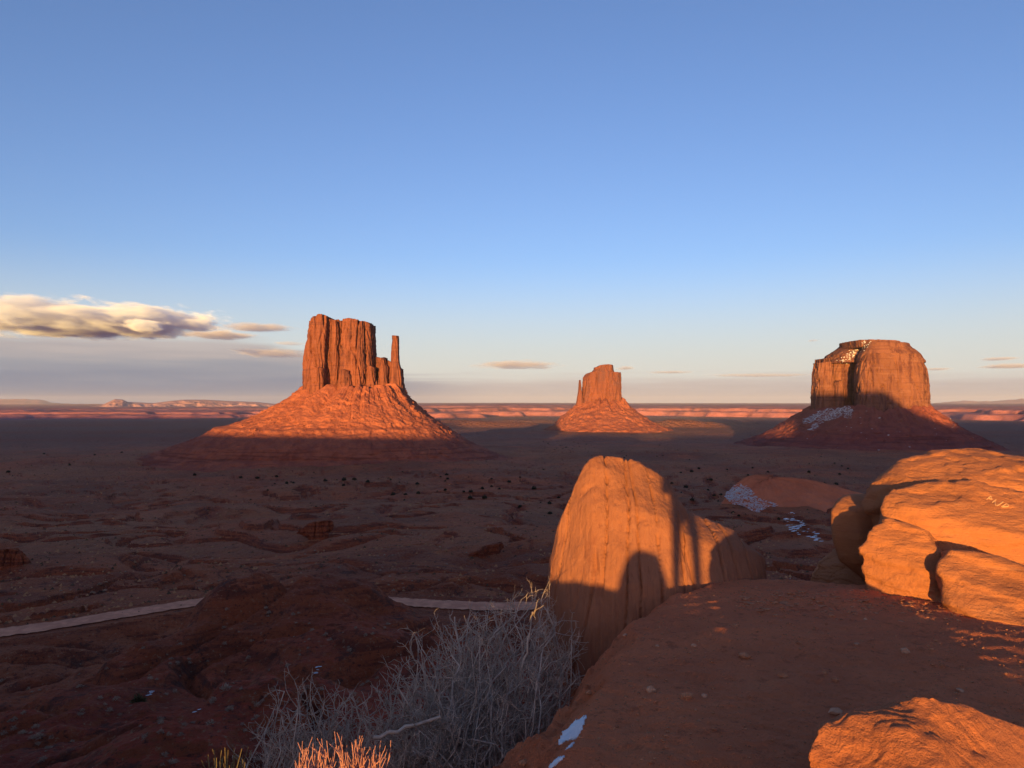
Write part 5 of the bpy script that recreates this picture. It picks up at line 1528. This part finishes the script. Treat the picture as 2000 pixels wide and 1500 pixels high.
def litter():
    x, y, z = (float(v) for v in at(884, 1503, 4.6))
    root = empty('plastic_bottle', (x, y, z - 0.1)); tag(root, 'blue plastic bottle lying under the dead shrub, cut by the bottom edge', 'bottle')

    def lathe(prof, n=20):
        th = np.linspace(0, 2 * np.pi, n, endpoint=False)
        P = np.array(prof)
        return np.stack([P[:, 0, None] * np.cos(th), P[:, 0, None] * np.sin(th), np.repeat(P[:, 1, None], n, 1)], -1), grid_faces(len(prof), n, True)
    G_, F = lathe([(0.001, -0.1), (0.036, -0.1), (0.038, -0.05), (0.035, -0.03), (0.038, 0.0), (0.038, 0.06), (0.034, 0.085), (0.022, 0.105), (0.014, 0.115), (0.013, 0.122)])
    link('body', make_mesh('body', G_, F), M['blue'], root)
    G_, F = lathe([(0.0165, 0.117), (0.0165, 0.135), (0.015, 0.138), (0.001, 0.138)])
    link('cap', make_mesh('cap', G_, F), M['blue'], root)
    root.rotation_euler = (0.5, 0.25, 0)


litter()

# ------------------------------------------------------------------ clouds
def cloud(label, px, py, hw, hh, D, depth, dens, scale=(2.2, 2.2, 2.2), k=1.1, seed=0.0, edge=0.25, group='clouds above the horizon', col=(0.86, 0.87, 0.90), g=0.0):
    """one cloud: an ellipsoid of air D metres away holding a noisy density"""
    x, y, z = (float(v) for v in at(px, py, D))
    w, h = hw / FPX * D, hh / FPX * D
    th = np.linspace(0, 2 * np.pi, 48, endpoint=False); ph = np.linspace(0.001, np.pi - 0.001, 24)
    P, T = np.meshgrid(ph, th, indexing='ij')
    G_ = np.stack([np.sin(P) * np.cos(T), np.sin(P) * np.sin(T), np.cos(P)], -1)
    o = link('cloud', make_mesh('cloud', G_[::-1], grid_faces(24, 48, True)))
    o.location = (x, y, z); o.scale = (w, depth, h)
    m = bpy.data.materials.new('cloud_vapour'); m.use_nodes = True
    nt = m.node_tree; nt.nodes.clear(); N, L = nt.nodes, nt.links
    out = N.new('ShaderNodeOutputMaterial'); pv = N.new('ShaderNodeVolumePrincipled')
    pv.inputs['Color'].default_value = (*col, 1); pv.inputs['Anisotropy'].default_value = g
    tc = N.new('ShaderNodeTexCoord')
    ln = N.new('ShaderNodeVectorMath'); ln.operation = 'LENGTH'; L.new(tc.outputs['Object'], ln.inputs[0])
    mp = N.new('ShaderNodeMapping'); mp.inputs['Scale'].default_value = scale; mp.inputs['Location'].default_value = (seed, seed * 0.7, 0); L.new(tc.outputs['Object'], mp.inputs[0])
    nz = N.new('ShaderNodeTexNoise'); nz.inputs['Scale'].default_value = 1.0; nz.inputs['Detail'].default_value = 6; nz.inputs['Roughness'].default_value = 0.6; L.new(mp.outputs[0], nz.inputs[0])

    def mt(op, a, b):
        n = N.new('ShaderNodeMath'); n.operation = op
        for i, v in enumerate((a, b)):
            if isinstance(v, float): n.inputs[i].default_value = v
            else: L.new(v, n.inputs[i])
        return n.outputs[0]
    body = mt('ADD', mt('SUBTRACT', 0.78, ln.outputs['Value']), mt('MULTIPLY', mt('SUBTRACT', nz.outputs[0], 0.5), float(k)))
    mr = N.new('ShaderNodeMapRange'); mr.interpolation_type = 'SMOOTHSTEP'; L.new(body, mr.inputs[0])
    mr.inputs[1].default_value = 0.0; mr.inputs[2].default_value = edge; mr.inputs[3].default_value = 0; mr.inputs[4].default_value = dens
    L.new(mr.outputs[0], pv.inputs['Density']); L.new(pv.outputs[0], out.inputs['Volume'])
    o.data.materials.append(m)
    tag(o, label, 'cloud', group)


def clouds():
    D = 42000.0
    cloud('broad flat-topped white cloud bank at the left edge', 150, 627, 340, 36, D, 9000, 0.0013, (6.0, 2.5, 1.9), 1.5, 3.1, 0.22, col=(0.73, 0.83, 1.0), g=-0.45)
    cloud('small bright cream puff on the underside of the cloud bank', 282, 636, 46, 18, D - 9500, 1500, 0.002, (2.5, 2.5, 2.5), 1.2, 5.0, 0.3, col=(0.80, 0.88, 1.0), g=-0.4)
    cloud('thin grey cloud streak between the cloud bank and the mitten-shaped butte', 502, 640, 92, 9, D, 3000, 0.0011, (3.0, 2, 2), 1.2, 8.0, 0.4)
    cloud('grey cloud sliver just under the end of the cloud bank', 432, 655, 92, 9, D, 3000, 0.0012, (3.0, 2, 2), 1.2, 11.0, 0.4)
    cloud('faint pale wisp beside the upper left of the mitten-shaped butte', 565, 671, 42, 4, D, 2000, 0.0006, (2.5, 2, 2), 1.2, 14.0, 0.5)
    cloud('low rippled cloud shelf left of the mitten-shaped butte', 530, 690, 90, 10, D, 4000, 0.0006, (4.0, 2, 3), 1.6, 17.0, 0.5)
    cloud('forked grey cloud wisp left of the farthest butte', 1010, 713, 115, 11, D, 3500, 0.0007, (3.0, 2, 2.4), 1.6, 21.0, 0.5)
    cloud('tiny grey wisp touching the right of the farthest butte', 1222, 719, 26, 5, D, 1500, 0.0010, (2, 2, 2), 1.2, 24.0, 0.5)
    cloud('thin flat streak right of the farthest butte', 1310, 727, 60, 3, D, 1800, 0.0009, (2.5, 2, 2), 1.2, 27.0, 0.5)
    cloud('pale long streak resting on the haze between the two right buttes', 1480, 733, 150, 4, D, 2500, 0.0005, (4.0, 2, 2), 1.4, 29.0, 0.5)
    cloud('small dark streak at the right of the blocky butte', 1830, 721, 36, 3.5, D, 1500, 0.0011, (2, 2, 2), 1.0, 31.0, 0.5)
    cloud('upper grey streak at the right edge', 1952, 701, 46, 4.5, D, 1800, 0.0011, (2.5, 2, 2), 1.0, 35.0, 0.5)
    cloud('lower longer grey streak at the right edge', 1975, 715, 75, 7, D, 2200, 0.0011, (3.0, 2, 2), 1.1, 38.0, 0.5)
    cloud('tiny isolated wisp upper left of the blocky butte', 1588, 665, 15, 2.5, D, 800, 0.0010, (2, 2, 2), 1.0, 41.0, 0.5)


clouds()

# ------------------------------------------------------------------ haze
def build_haze():
    m = bpy.data.materials.new('thin_desert_haze'); m.use_nodes = True
    nt = m.node_tree; nt.nodes.clear()
    out = nt.nodes.new('ShaderNodeOutputMaterial'); pv = nt.nodes.new('ShaderNodeVolumePrincipled')
    pv.inputs['Color'].default_value = (0.93, 0.94, 0.97, 1); pv.inputs['Density'].default_value = 0.8e-5
    nt.links.new(pv.outputs[0], out.inputs['Volume'])
    x, y0, y1, z0, z1 = 72000, -14500, 71000, -420, 480
    V = np.array([(a, b, c) for c in (z0, z1) for b in (y0, y1) for a in (-x, x)], float)
    F = np.array([(0, 2, 3, 1), (4, 5, 7, 6), (0, 1, 5, 4), (2, 6, 7, 3), (0, 4, 6, 2), (1, 3, 7, 5)])
    tag(link('haze', make_mesh('haze', V, F, False), m), 'thin warm haze filling the air over the valley', kind='stuff')


build_haze()
